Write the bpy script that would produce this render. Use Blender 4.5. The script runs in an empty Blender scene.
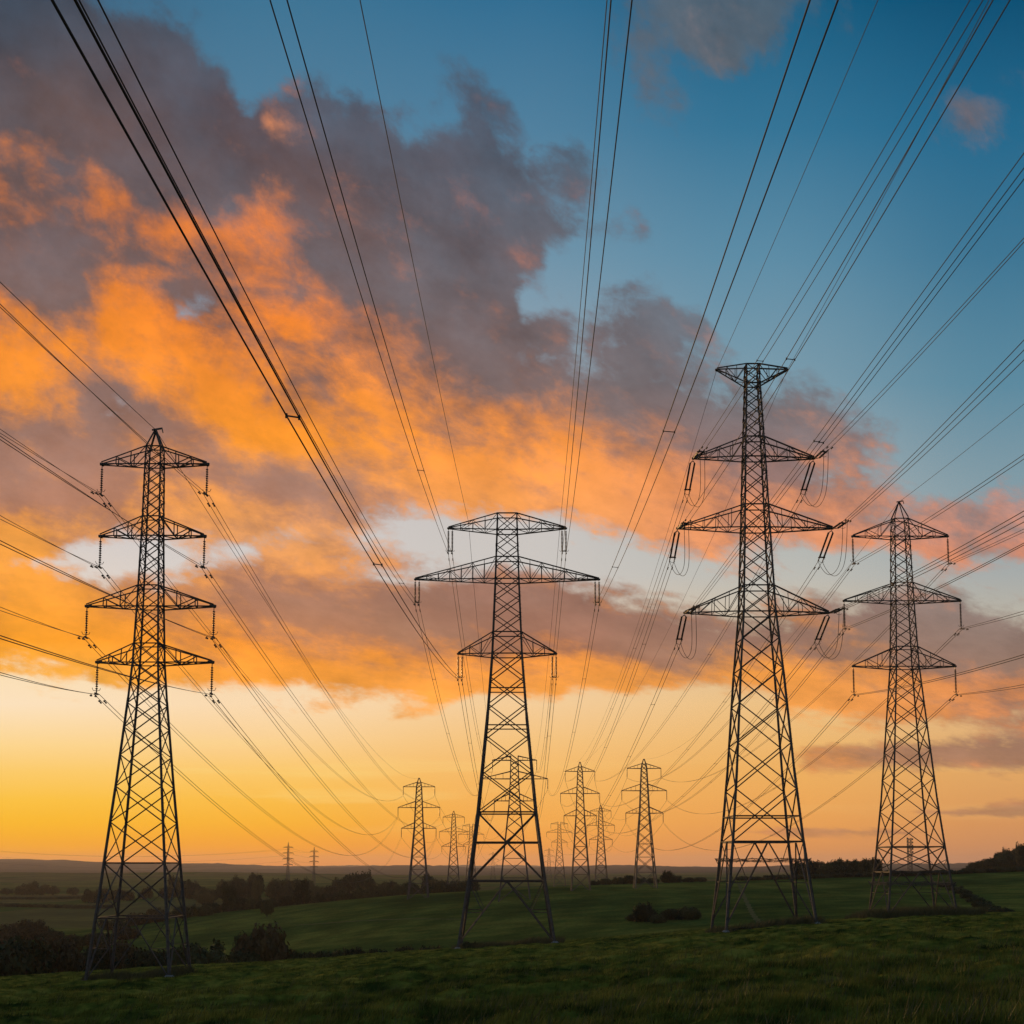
import bpy, math, random
import numpy as np
from mathutils import Vector
random.seed(7)
RNG = np.random.default_rng(11)
SC = bpy.context.scene
COL = SC.collection

# ------------------------------------------------------------------ camera
F = 1280.0                                  # focal length in pixels of a 1024 px frame
PITCH = math.radians(5.9)
CP, SP = math.cos(PITCH), math.sin(PITCH)
HORIZON = 865.0
CY = HORIZON - F * math.tan(PITCH)          # row of the lens axis (rising-front lens)
cd = bpy.data.cameras.new('camera')
cam = bpy.data.objects.new('camera', cd)
COL.objects.link(cam)
cam.location = (0, 0, 0)
cam.rotation_euler = (math.radians(90) + PITCH, 0, 0)
cd.sensor_width = 36.0
cd.lens = 36.0 * F / 1024.0
cd.shift_y = (CY - 512.0) / 1024.0
cd.clip_start = 0.2
cd.clip_end = 40000
SC.camera = cam


def slope(py):                              # height gained per metre of depth along the ray through row py
    v = (CY - py) / F
    return (SP + v * CP) / (CP - v * SP)


def side(px, py):                           # sideways metres per metre of depth
    v = (CY - py) / F
    return ((px - 512.0) / F) / (CP - v * SP)


def at(px, py, d):
    return Vector((side(px, py) * d, d, slope(py) * d))


def proj(p):
    x, y, z = p
    f = y * CP + z * SP
    u = x / f
    v = (-y * SP + z * CP) / f
    return 512 + F * u, CY - F * v


# ------------------------------------------------------------------ view
SC.view_settings.view_transform = 'Standard'
SC.view_settings.look = 'None'
SC.view_settings.exposure = 0.0
SC.view_settings.gamma = 1.0
SC.cycles.use_denoising = True
SC.cycles.max_bounces = 4
SC.cycles.volume_bounces = 1
SC.cycles.transparent_max_bounces = 8

# ------------------------------------------------------------------ sun, just above the left horizon
SUN_AZ, SUN_EL = math.radians(-19.5), math.radians(4.0)
sd = bpy.data.lights.new('sun', 'SUN')
sd.energy = 2.0
sd.color = (1.0, 0.56, 0.22)
sd.angle = math.radians(5)
sun = bpy.data.objects.new('sun', sd)
COL.objects.link(sun)
sdir = Vector((math.sin(SUN_AZ) * math.cos(SUN_EL), math.cos(SUN_AZ) * math.cos(SUN_EL), math.sin(SUN_EL)))
sun.rotation_euler = sdir.to_track_quat('Z', 'Y').to_euler()
sun.location = (-60, 40, 60)

# ------------------------------------------------------------------ world: dusk sky with a broken, under-lit cloud deck


def lin(c):
    out = []
    for v in c:
        v = v / 255.0
        out.append(v / 12.92 if v <= 0.04045 else ((v + 0.055) / 1.055) ** 2.4)
    return (out[0], out[1], out[2], 1.0)


world = bpy.data.worlds.new('World')
SC.world = world
world.use_nodes = True
NT = world.node_tree
NT.nodes.clear()


class NB:
    """short node builder"""

    def __init__(self, nt):
        self.nt = nt

    def n(self, t, **kw):
        o = self.nt.nodes.new(t)
        for k, v in kw.items():
            setattr(o, k, v)
        return o

    def put(self, sock, v):
        if hasattr(v, 'is_linked'):
            self.nt.links.new(v, sock)
        else:
            sock.default_value = v

    def m(self, op, a, b=0.0, c=0.0, clamp=False):
        o = self.n('ShaderNodeMath', operation=op, use_clamp=clamp)
        for i, v in enumerate((a, b, c)):
            self.put(o.inputs[i], v)
        return o.outputs[0]

    def mr(self, v, a, b, c=0.0, d=1.0, smooth=False):
        o = self.n('ShaderNodeMapRange', clamp=True, interpolation_type='SMOOTHSTEP' if smooth else 'LINEAR')
        for i, x in enumerate((v, a, b, c, d)):
            self.put(o.inputs[i], x)
        return o.outputs[0]

    def mix(self, f, a, b, blend='MIX'):
        o = self.n('ShaderNodeMix', data_type='RGBA', blend_type=blend)
        self.put(o.inputs[0], f)
        self.put(o.inputs[6], a)
        self.put(o.inputs[7], b)
        return o.outputs[2]

    def ramp(self, f, stops, interp='LINEAR'):
        o = self.n('ShaderNodeValToRGB')
        cr = o.color_ramp
        cr.interpolation = interp
        while len(cr.elements) < len(stops):
            cr.elements.new(0.5)
        for e, (p, c) in zip(cr.elements, stops):
            e.position = p
        for e, (p, c) in zip(cr.elements, stops):
            e.color = c
        self.put(o.inputs[0], f)
        return o.outputs[0]

    def vec(self, x, y, z=0.0):
        o = self.n('ShaderNodeCombineXYZ')
        for i, v in enumerate((x, y, z)):
            self.put(o.inputs[i], v)
        return o.outputs[0]

    def xyz(self, v):
        o = self.n('ShaderNodeSeparateXYZ')
        self.put(o.inputs[0], v)
        return o.outputs

    def noise(self, vec, scale, detail=4.0, rough=0.5, dist=0.0, color=False):
        o = self.n('ShaderNodeTexNoise')
        self.put(o.inputs['Vector'], vec)
        o.inputs['Scale'].default_value = scale
        o.inputs['Detail'].default_value = detail
        o.inputs['Roughness'].default_value = rough
        o.inputs['Distortion'].default_value = dist
        return o.outputs['Color' if color else 'Fac']


B = NB(NT)
gen = B.n('ShaderNodeTexCoord').outputs['Generated']
X, Y, Z = B.xyz(gen)
yc = B.m('MAXIMUM', Y, 0.10)
U = B.m('DIVIDE', X, yc)
V = B.m('DIVIDE', Z, yc)
VV = B.m('MAXIMUM', V, -0.03)
# cloud coordinates: flatter and finer towards the horizon, as a deck of cloud recedes
lv = B.m('MULTIPLY', B.m('LOGARITHM', B.m('ADD', VV, 0.20), math.e), 0.78)
skew = B.m('ADD', lv, B.m('MULTIPLY', U, 0.35))
q = B.vec(U, skew, 0.37)
warp1 = B.noise(q, 3.1, 3.0, 0.55, color=True)
w1x, w1y, w1z = B.xyz(warp1)
warp2 = B.noise(q, 9.0, 4.0, 0.6, color=True)
w2x, w2y, w2z = B.xyz(warp2)
du = B.m('ADD', B.m('MULTIPLY', B.m('SUBTRACT', w1x, 0.5), 0.05), B.m('MULTIPLY', B.m('SUBTRACT', w2x, 0.5), 0.06))
dv = B.m('ADD', B.m('MULTIPLY', B.m('SUBTRACT', w1y, 0.5), 0.05), B.m('MULTIPLY', B.m('SUBTRACT', w2y, 0.5), 0.06))
persp = B.mr(VV, 0.0, 0.45, 0.12, 1.0)
Uw = B.m('ADD', U, du)
Vw = B.m('ADD', VV, B.m('MULTIPLY', dv, persp))
fx = B.m('MULTIPLY_ADD', U, F / 1024.0, 0.5)
fxw = B.m('MULTIPLY_ADD', Uw, F / 1024.0, 0.5)


def rows(fac, v, table, interp='LINEAR'):
    """table: list of (row, [colours across]); blended from the lowest row upwards"""
    table = sorted(table, key=lambda t: -t[0])
    out = None
    last = None
    for py, cols in table:
        st = [(i / (len(cols) - 1), c) for i, c in enumerate(cols)]
        r = B.ramp(fac, st, interp)
        if out is None:
            out = r
        else:
            out = B.mix(B.mr(v, slope(last), slope(py)), out, r)
        last = py
    return out


CLEAR = [
    (0, [(64, 102, 130), (62, 116, 148), (50, 110, 146), (22, 94, 130), (10, 80, 116)]),
    (128, [(85, 122, 146), (84, 128, 156), (80, 128, 158), (52, 116, 150), (34, 104, 140)]),
    (256, [(120, 146, 165), (120, 146, 166), (112, 148, 170), (92, 140, 166), (62, 118, 148)]),
    (384, [(168, 174, 184), (165, 172, 182), (150, 166, 178), (124, 156, 172), (92, 138, 160)]),
    (512, [(204, 200, 202), (206, 200, 198), (202, 196, 192), (172, 180, 180), (138, 160, 168)]),
    (576, [(226, 212, 200), (214, 206, 200), (204, 198, 192), (190, 188, 180), (168, 172, 170)]),
    (640, [(250, 222, 176), (240, 212, 176), (232, 204, 168), (215, 192, 160), (196, 184, 162)]),
    (704, [(254, 227, 190), (252, 220, 178), (246, 206, 154), (238, 194, 134), (226, 184, 132)]),
    (740, [(255, 217, 150), (253, 211, 148), (247, 197, 128), (240, 186, 114), (226, 175, 116)]),
    (772, [(255, 205, 104), (254, 202, 106), (248, 187, 104), (240, 177, 96), (226, 167, 100)]),
    (800, [(255, 196, 62), (254, 191, 70), (248, 179, 88), (240, 170, 88), (222, 158, 94)]),
    (822, [(255, 187, 34), (254, 181, 46), (248, 171, 74), (238, 163, 82), (218, 150, 90)]),
    (850, [(255, 168, 14), (254, 160, 30), (247, 157, 62), (230, 150, 80), (208, 140, 92)]),
    (866, [(238, 138, 34), (242, 140, 48), (240, 148, 70), (216, 140, 86), (200, 132, 94)]),
]
clear = rows(fx, VV, [(p, [lin(c) for c in cs]) for p, cs in CLEAR], 'EASE')

# cloud cover (first digits) and how strongly the low sun catches it (second), in 32 steps of azimuth
DECK = [
    (-128, '88764321000000000123566654210000', '11111111111111111111111111111111'),
    (0, '88643211000000010123567664210000', '00000000111111111111122222111111'),
    (32, '99876421000142110014666753100000', '11100000111111111112222222211111'),
    (64, '99988741010235310014545531000023', '11110011111111111112222111111112'),
    (96, '99999883553235641002553100001244', '22111112531111111112221111111112'),
    (128, '99999986977644662100320000001333', '11111111632111111111111111111112'),
    (160, '99999999999889976530000000012122', '43321111211111111111000000012233'),
    (192, '88899999999999877632100000000000', '22763212422211212222100000001122'),
    (224, '87899999999999988755100000000000', '21358745543222222222100000000000'),
    (256, '99999889999999986322220000000000', '10024434543222113221111111111111'),
    (288, '99999878889999972335310000000000', '11256323334211222211111111111111'),
    (320, '99999567889998877745762000000000', '65688656565542122221111111111111'),
    (352, '99999967999999876546654231000000', '98898876654664223322222222111111'),
    (384, '99999999999999997656765554210000', '88667898754654334433222222211111'),
    (416, '88758999999999999999987776420000', '43322479887875455654443233321111'),
    (448, '88999999999999999999999987531000', '33323358998998777876654333332222'),
    (480, '88999999999999999999999987642223', '54334345345799989988876544443333'),
    (512, '88888888877556678999999988765567', '56656677665567888898877765554555'),
    (536, '87656556544332322356788877767888', '87666555666666667777777766665665'),
    (560, '74223344655565421112245543323432', '87665555666665436666666655555555'),
    (584, '87668657876544576433222343223322', '88766544444444333333333344444444'),
    (608, '99999999999999999876544566677643', '99877543332222112223333333322222'),
    (632, '99999999999999999999987788899877', '99999765443322222222222233322222'),
    (656, '77899999999999999999988999999999', '99999987655544445555445555443333'),
    (676, '43467788888899999999867899999999', '99999999988877778888778888876665'),
    (694, '11112234434446655533224478899999', '99999999998999999999999999988777'),
    (714, '00000003442144100000000134567776', '99999999888888888888888898888776'),
    (730, '00000000100100000000000001233456', '99999999888888888888887776655555'),
    (752, '00000000000000000000000136777778', '99999999888888888888877666543333'),
    (772, '00000000000000000000000024433334', '99999999888888888888877666544444'),
    (790, '00000000000000000000000000000011', '99999999888888886666666655544444'),
    (810, '21000000000000000000000000015777', '99999999888888886666666655443333'),
    (822, '00000000000000000000000000000111', '99999999888888886666666655444444'),
    (832, '22100000000000000000003565554200', '99999999888888886666665544444444'),
    (845, '00000000000000000000000000000000', '99999999888888886666665544444444'),
    (860, '00111111111111111122233344433333', '88888888777777776666666655544444'),
]
ctrl = rows(fxw, Vw, [(p, [(int(a) / 9.0, int(b) / 9.0, 0, 1) for a, b in zip(c, l)]) for p, c, l in DECK], 'EASE')
cs = B.n('ShaderNodeSeparateColor')
B.put(cs.inputs[0], ctrl)
cover, litc = cs.outputs[0], cs.outputs[1]
big = B.noise(q, 7.5, 9.0, 0.62, 0.15)
fine = B.noise(B.vec(U, skew, 4.1), 24.0, 8.0, 0.62, 0.3)
dens = B.m('ADD', B.m('MULTIPLY', B.m('SUBTRACT', big, 0.5), 1.15), B.m('MULTIPLY', B.m('SUBTRACT', fine, 0.5), 0.7))
vfine = B.noise(B.vec(U, skew, 9.1), 70.0, 6.0, 0.65, 0.2)
dens = B.m('ADD', dens, B.m('MULTIPLY', B.m('SUBTRACT', vfine, 0.5), 0.32))
dens = B.m('ADD', cover, dens)
alpha = B.m('MULTIPLY', B.mr(dens, 0.32, 0.70, 0.0, 1.0, True), 0.97)
# billows facing the low sun (down and to the left) catch its light
big2 = B.noise(B.vec(B.m('ADD', U, -0.016), B.m('ADD', skew, -0.026), 0.37), 7.5, 9.0, 0.62, 0.15)
fine2 = B.noise(B.vec(B.m('ADD', U, -0.006), B.m('ADD', skew, -0.010), 4.1), 24.0, 8.0, 0.62, 0.3)
rim = B.m('ADD', B.m('MULTIPLY', B.m('SUBTRACT', big, big2), 1.5), B.m('MULTIPLY', B.m('SUBTRACT', fine, fine2), 0.45))
litn = B.noise(B.vec(U, B.m('ADD', skew, 0.035), 2.9), 6.5, 8.0, 0.58, 0.3)
lit = B.m('ADD', litc, B.m('MULTIPLY', B.m('SUBTRACT', litn, 0.5), 0.95))
lit = B.m('ADD', lit, rim)
lit = B.m('ADD', lit, B.m('MULTIPLY', B.m('SUBTRACT', vfine, 0.5), 0.30))
lit = B.m('ADD', lit, B.m('MULTIPLY', B.m('SUBTRACT', fine, 0.5), 0.45))
lit = B.mr(lit, 0.25, 1.02, 0.0, 1.0, True)
SHADE = [
    (0, [(66, 68, 78), (74, 82, 96), (80, 96, 112), (84, 98, 110), (60, 96, 118)]),
    (100, [(100, 78, 74), (88, 76, 82), (78, 82, 96), (98, 106, 116), (108, 106, 116)]),
    (230, [(114, 86, 80), (108, 84, 80), (96, 88, 94), (104, 116, 130), (110, 116, 126)]),
    (384, [(140, 98, 80), (128, 88, 72), (118, 88, 80), (112, 104, 108), (112, 116, 124)]),
    (500, [(176, 118, 88), (176, 118, 88), (168, 116, 92), (150, 112, 102), (146, 124, 122)]),
    (600, [(196, 124, 72), (170, 112, 82), (154, 108, 90), (142, 110, 100), (140, 122, 116)]),
    (660, [(214, 134, 54), (182, 112, 66), (158, 104, 80), (146, 104, 86), (140, 108, 96)]),
    (720, [(236, 160, 66), (220, 148, 70), (206, 140, 84), (172, 124, 96), (150, 114, 98)]),
    (830, [(240, 158, 44), (238, 152, 56), (226, 144, 76), (196, 134, 88), (176, 122, 92)]),
]
LIT = [
    (60, [(180, 110, 80), (190, 120, 90), (120, 110, 115), (130, 120, 122), (126, 116, 124)]),
    (140, [(214, 124, 66), (226, 142, 92), (150, 112, 104), (140, 122, 124), (150, 122, 128)]),
    (220, [(240, 130, 42), (234, 128, 54), (176, 112, 94), (150, 122, 122), (150, 130, 134)]),
    (320, [(253, 144, 36), (249, 136, 40), (214, 130, 84), (176, 132, 120), (170, 138, 134)]),
    (440, [(252, 152, 46), (255, 152, 32), (252, 150, 54), (236, 146, 90), (200, 144, 124)]),
    (540, [(252, 164, 64), (248, 168, 98), (250, 164, 88), (240, 154, 104), (226, 144, 112)]),
    (640, [(253, 158, 26), (250, 150, 42), (246, 146, 50), (244, 154, 62), (222, 138, 84)]),
    (720, [(254, 196, 84), (252, 164, 58), (250, 166, 74), (246, 160, 76), (232, 146, 84)]),
    (830, [(255, 206, 84), (252, 180, 70), (248, 168, 84), (232, 152, 88), (214, 142, 96)]),
]
shade = rows(fx, VV, [(p, [lin(c) for c in x]) for p, x in SHADE], 'EASE')
litcol = rows(fx, VV, [(p, [lin(c) for c in x]) for p, x in LIT], 'EASE')
tint = B.mr(B.noise(B.vec(U, skew, 11.3), 5.0, 7.0, 0.6), 0.38, 0.66)
shade = B.mix(B.m('MULTIPLY', tint, B.mr(VV, 0.25, 0.5, 0.10, 0.34)), shade, clear)
cloud = B.mix(lit, shade, litcol)
mott = B.noise(B.vec(U, skew, 7.7), 13.0, 8.0, 0.64)
cloud = B.mix(1.0, cloud, B.vec(*[B.mr(mott, 0.28, 0.72, 0.76, 1.22)] * 3), 'MULTIPLY')
sky = B.mix(alpha, clear, cloud)
# thin high streaks low over the brightest part of the horizon
st = B.noise(B.vec(B.m('MULTIPLY', U, 1.6), B.m('MULTIPLY', VV, 26.0), 1.3), 2.2, 5.0, 0.55)
stf = B.m('MULTIPLY', B.mr(st, 0.55, 0.72), B.mr(VV, 0.015, 0.05))
stf = B.m('MULTIPLY', stf, B.mr(VV, 0.075, 0.11, 1.0, 0.0))
sky = B.mix(B.m('MULTIPLY', stf, B.mr(U, -0.25, 0.05, 0.55, 0.15)), sky, lin((255, 222, 140)))
# the half of the sky behind the viewer: plain deepening dusk
back = B.ramp(B.m('MULTIPLY_ADD', Z, 0.5, 0.5), [(0.0, lin((60, 52, 52))), (0.48, lin((132, 118, 124))), (0.56, lin((146, 138, 154))),
                                                 (0.72, lin((92, 122, 150))), (1.0, lin((50, 96, 130)))])
sky = B.mix(B.mr(Y, 0.18, 0.50, 1.0, 0.0, True), sky, back)
bg = B.n('ShaderNodeBackground')
B.put(bg.inputs['Color'], sky)
bg.inputs['Strength'].default_value = 1.0
wo = B.n('ShaderNodeOutputWorld')
NT.links.new(bg.outputs[0], wo.inputs['Surface'])
world.cycles.sampling_method = 'MANUAL'
world.cycles.sample_map_resolution = 512

# ------------------------------------------------------------------ materials


def newmat(name):
    m = bpy.data.materials.new(name)
    m.use_nodes = True
    nb = NB(m.node_tree)
    bs = m.node_tree.nodes['Principled BSDF']
    return m, nb, bs


def mat_noise(name, c1, c2, scale, rough=0.7, metallic=0.0, detail=4.0, c3=None, bump=0.0):
    m, nb, bs = newmat(name)
    pos = nb.n('ShaderNodeTexCoord').outputs['Object']
    n = nb.noise(pos, scale, detail, 0.6)
    st = [(0.32, (*c1, 1)), (0.68, (*c2, 1))]
    if c3:
        st = [(0.3, (*c1, 1)), (0.5, (*c2, 1)), (0.7, (*c3, 1))]
    nb.put(bs.inputs['Base Color'], nb.ramp(n, st))
    bs.inputs['Roughness'].default_value = rough
    bs.inputs['Metallic'].default_value = metallic
    if bump:
        b = nb.n('ShaderNodeBump')
        b.inputs['Strength'].default_value = bump
        nb.put(b.inputs['Height'], n)
        nb.put(bs.inputs['Normal'], b.outputs[0])
    return m


M_STEEL = mat_noise('galvanised_steel', (0.044, 0.037, 0.030), (0.110, 0.094, 0.074), 2.3, 0.8, 0.0, c3=(0.082, 0.054, 0.034))
M_WIRE = mat_noise('cable_aluminium', (0.016, 0.016, 0.017), (0.030, 0.030, 0.031), 3.0, 0.8, 0.0)
M_INS = mat_noise('insulator_glaze', (0.045, 0.025, 0.018), (0.085, 0.045, 0.03), 5.0, 0.35)
M_CONC = mat_noise('weathered_concrete', (0.16, 0.15, 0.14), (0.3, 0.29, 0.27), 4.0, 0.9)
M_BARK = mat_noise('bark', (0.03, 0.024, 0.018), (0.07, 0.055, 0.04), 6.0, 0.95)
M_PATH = mat_noise('worn_earth', (0.09, 0.10, 0.035), (0.17, 0.15, 0.06), 0.6, 1.0)
M_PATH.node_tree.nodes['Principled BSDF'].inputs['Specular IOR Level'].default_value = 0.0


def leafmat(name, a, b):
    m, nb, bs = newmat(name)
    oi = nb.n('ShaderNodeObjectInfo').outputs['Random']
    pos = nb.n('ShaderNodeTexCoord').outputs['Object']
    n = nb.noise(pos, 2.2, 5.0, 0.65)
    f = nb.m('ADD', nb.m('MULTIPLY', n, 0.8), nb.m('MULTIPLY', nb.m('SUBTRACT', oi, 0.5), 0.5))
    nb.put(bs.inputs['Base Color'], nb.ramp(f, [(0.2, (*a, 1)), (0.7, (*b, 1))]))
    bs.inputs['Roughness'].default_value = 0.75
    bs.inputs['Specular IOR Level'].default_value = 0.2
    return m


M_LEAF = leafmat('leaves', (0.020, 0.028, 0.009), (0.070, 0.074, 0.022))
M_RUST = leafmat('autumn_leaves', (0.045, 0.032, 0.012), (0.115, 0.072, 0.024))
M_DRY = leafmat('dry_grass', (0.06, 0.06, 0.018), (0.16, 0.125, 0.04))


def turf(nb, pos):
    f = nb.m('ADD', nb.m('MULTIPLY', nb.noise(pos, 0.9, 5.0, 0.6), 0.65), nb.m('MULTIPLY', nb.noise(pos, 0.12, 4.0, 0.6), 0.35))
    return nb.ramp(f, [(0.39, (0.032, 0.044, 0.008, 1)), (0.49, (0.130, 0.130, 0.018, 1)), (0.60, (0.290, 0.230, 0.036, 1))])  # mottled grass tones; the dark ones also paint in shade between tussocks


def ground_mat():
    m, nb, bs = newmat('pasture')
    pos = nb.n('ShaderNodeTexCoord').outputs['Object']
    x, y, z = nb.xyz(pos)
    fineN = nb.noise(pos, 1.1, 6.0, 0.65)
    mid = nb.noise(pos, 0.12, 4.0, 0.6)
    big = nb.noise(pos, 0.011, 3.0, 0.5)
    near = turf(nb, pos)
    far = nb.ramp(nb.m('ADD', nb.m('MULTIPLY', mid, 0.35), nb.m('MULTIPLY', big, 0.65)),
                  [(0.38, (0.034, 0.060, 0.014, 1)), (0.5, (0.082, 0.110, 0.021, 1)), (0.62, (0.165, 0.165, 0.032, 1))])
    # ploughed / stubble fields farther off, a patchwork of its own
    vo = nb.n('ShaderNodeTexVoronoi')
    vo.inputs['Scale'].default_value = 0.0042
    nb.put(vo.inputs['Vector'], nb.vec(x, nb.m('MULTIPLY', y, 0.6), 0.0))
    vc = nb.n('ShaderNodeSeparateColor')
    nb.put(vc.inputs[0], vo.outputs['Color'])
    patch = nb.ramp(vc.outputs[0], [(0.0, (0.055, 0.085, 0.022, 1)), (0.4, (0.125, 0.120, 0.034, 1)), (0.7, (0.145, 0.105, 0.045, 1)), (1.0, (0.080, 0.100, 0.028, 1))], 'CONSTANT')
    # mowing lines and grazed strips
    wv = nb.n('ShaderNodeTexWave')
    wv.inputs['Scale'].default_value = 0.045
    wv.inputs['Distortion'].default_value = 9.0
    wv.inputs['Detail'].default_value = 3.0
    wv.inputs['Detail Scale'].default_value = 0.6
    nb.put(wv.inputs['Vector'], nb.vec(nb.m('MULTIPLY', x, 0.35), y, z))
    far = nb.mix(1.0, far, nb.vec(*[nb.mr(wv.outputs['Fac'], 0.0, 1.0, 0.86, 1.12)] * 3), 'MULTIPLY')
    far = nb.mix(1.0, far, nb.vec(*[nb.mr(fineN, 0.3, 0.7, 0.6, 1.4)] * 3), 'MULTIPLY')
    far2 = nb.mix(0.55, far, patch)
    f1 = nb.mr(y, 120.0, 210.0)
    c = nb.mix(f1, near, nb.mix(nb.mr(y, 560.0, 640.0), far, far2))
    # woods on the last ridge
    wood = nb.ramp(nb.noise(pos, 0.012, 6.0, 0.7), [(0.35, (0.022, 0.022, 0.020, 1)), (0.6, (0.075, 0.060, 0.050, 1))])
    c = nb.mix(nb.mr(y, 3600.0, 4200.0), c, wood)
    nb.put(bs.inputs['Base Color'], c)
    bs.inputs['Roughness'].default_value = 1.0
    bs.inputs['Specular IOR Level'].default_value = 0.0
    b = nb.n('ShaderNodeBump')
    b.inputs['Strength'].default_value = 0.5
    b.inputs['Distance'].default_value = 0.12
    nb.put(b.inputs['Height'], nb.noise(pos, 3.0, 5.0, 0.7))
    nb.put(bs.inputs['Normal'], b.outputs[0])
    return m


M_GROUND = ground_mat()
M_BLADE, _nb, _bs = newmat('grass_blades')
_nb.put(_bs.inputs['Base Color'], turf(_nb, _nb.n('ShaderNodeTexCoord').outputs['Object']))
_bs.inputs['Roughness'].default_value = 0.9
_bs.inputs['Specular IOR Level'].default_value = 0.05

# ------------------------------------------------------------------ small mesh helpers


def setp(o, label=None, cat=None, group=None, kind=None):
    if label: o['label'] = label
    if cat: o['category'] = cat
    if group: o['group'] = group
    if kind: o['kind'] = kind
    return o


def empty(name, loc):
    o = bpy.data.objects.new(name, None)
    o.empty_display_size = 0.5
    COL.objects.link(o)
    o.location = loc
    return o


class MB:
    """collects verts / faces in the thing's own coordinates"""

    def __init__(self):
        self.v, self.f = [], []

    def bar(self, a, b, w, w2=None):
        a, b = Vector(a), Vector(b)
        d = b - a
        if d.length < 1e-5:
            return
        w2 = w if w2 is None else w2
        d.normalize()
        ref = Vector((0, 0, 1)) if abs(d.z) < 0.9 else Vector((1, 0, 0))
        s = d.cross(ref).normalized()
        t = d.cross(s).normalized()
        i = len(self.v)
        for p, k in ((a, w / 2), (b, w2 / 2)):
            for e, g in ((-1, -1), (1, -1), (1, 1), (-1, 1)):
                self.v.append(p + s * (e * k) + t * (g * k))
        self.f += [(i, i + 1, i + 5, i + 4), (i + 1, i + 2, i + 6, i + 5), (i + 2, i + 3, i + 7, i + 6), (i + 3, i, i + 4, i + 7),
                   (i + 3, i + 2, i + 1, i), (i + 4, i + 5, i + 6, i + 7)]

    def angle(self, a, b, w, t=0.18):
        """steel angle: two thin flanges at right angles"""
        a, b = Vector(a), Vector(b)
        d = (b - a).normalized()
        ref = Vector((0, 0, 1)) if abs(d.z) < 0.9 else Vector((1, 0, 0))
        s = d.cross(ref).normalized()
        u = d.cross(s).normalized()
        for p, q2 in ((s, u), (u, s)):
            i = len(self.v)
            h, k = w / 2, w * t / 2
            off = -q2 * (h - k)
            for pt in (a, b):
                for e, g in ((-1, -1), (1, -1), (1, 1), (-1, 1)):
                    self.v.append(pt + off + p * (e * h) + q2 * (g * k))
            self.f += [(i, i + 1, i + 5, i + 4), (i + 1, i + 2, i + 6, i + 5), (i + 2, i + 3, i + 7, i + 6), (i + 3, i, i + 4, i + 7),
                       (i + 3, i + 2, i + 1, i), (i + 4, i + 5, i + 6, i + 7)]

    def tube(self, pts, r, n=6):
        pts = [Vector(p) for p in pts]
        i0 = len(self.v)
        for k, p in enumerate(pts):
            d = (pts[min(k + 1, len(pts) - 1)] - pts[max(k - 1, 0)]).normalized()
            ref = Vector((0, 0, 1)) if abs(d.z) < 0.95 else Vector((1, 0, 0))
            s = d.cross(ref).normalized()
            t = d.cross(s).normalized()
            rr = r[k] if isinstance(r, (list, tuple)) else r
            for j in range(n):
                a = 2 * math.pi * j / n
                self.v.append(p + s * (math.cos(a) * rr) + t * (math.sin(a) * rr))
        for k in range(len(pts) - 1):
            for j in range(n):
                a = i0 + k * n + j
                b = i0 + k * n + (j + 1) % n
                self.f.append((a, b, b + n, a + n))
        self.f.append(tuple(i0 + j for j in range(n))[::-1])
        e = i0 + (len(pts) - 1) * n
        self.f.append(tuple(e + j for j in range(n)))

    def box(self, c, s):
        c = Vector(c)
        self.bar(c - Vector((0, 0, s[2] / 2)), c + Vector((0, 0, s[2] / 2)), s[0])

    def build(self, name, mat, parent=None, loc=None):
        me = bpy.data.meshes.new(name)
        me.from_pydata([tuple(p) for p in self.v], [], self.f)
        me.materials.append(mat)
        me.update()
        o = bpy.data.objects.new(name, me)
        COL.objects.link(o)
        if parent:
            o.parent = parent
        if loc is not None:
            o.location = loc
        return o


def np_mesh(name, verts, faces, mat, smooth=False):
    me = bpy.data.meshes.new(name)
    verts = np.asarray(verts, np.float32)
    faces = np.asarray(faces, np.int32)
    n, k = faces.shape
    me.vertices.add(len(verts))
    me.vertices.foreach_set('co', verts.ravel())
    me.loops.add(n * k)
    me.loops.foreach_set('vertex_index', faces.ravel())
    me.polygons.add(n)
    me.polygons.foreach_set('loop_start', np.arange(0, n * k, k, dtype=np.int32))
    me.polygons.foreach_set('loop_total', np.full(n, k, np.int32))
    if smooth:
        me.polygons.foreach_set('use_smooth', np.ones(n, bool))
    me.update(calc_edges=True)
    me.materials.append(mat)
    return me


# ------------------------------------------------------------------ terrain
def vnoise(x, y, seed=0):
    """smooth value noise, numpy"""
    xi, yi = np.floor(x).astype(np.int64), np.floor(y).astype(np.int64)
    fx_, fy_ = x - xi, y - yi
    fx_ = fx_ * fx_ * (3 - 2 * fx_)
    fy_ = fy_ * fy_ * (3 - 2 * fy_)

    def h(a, b):
        n = (a * 374761393 + b * 668265263 + seed * 1442695041) & 0x7fffffff
        n = ((n ^ (n >> 13)) * 1274126177) & 0x7fffffff
        return ((n ^ (n >> 16)) & 0xffff) / 65535.0
    a = h(xi, yi) * (1 - fx_) + h(xi + 1, yi) * fx_
    b = h(xi, yi + 1) * (1 - fx_) + h(xi + 1, yi + 1) * fx_
    return a * (1 - fy_) + b * fy_ - 0.5


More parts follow.
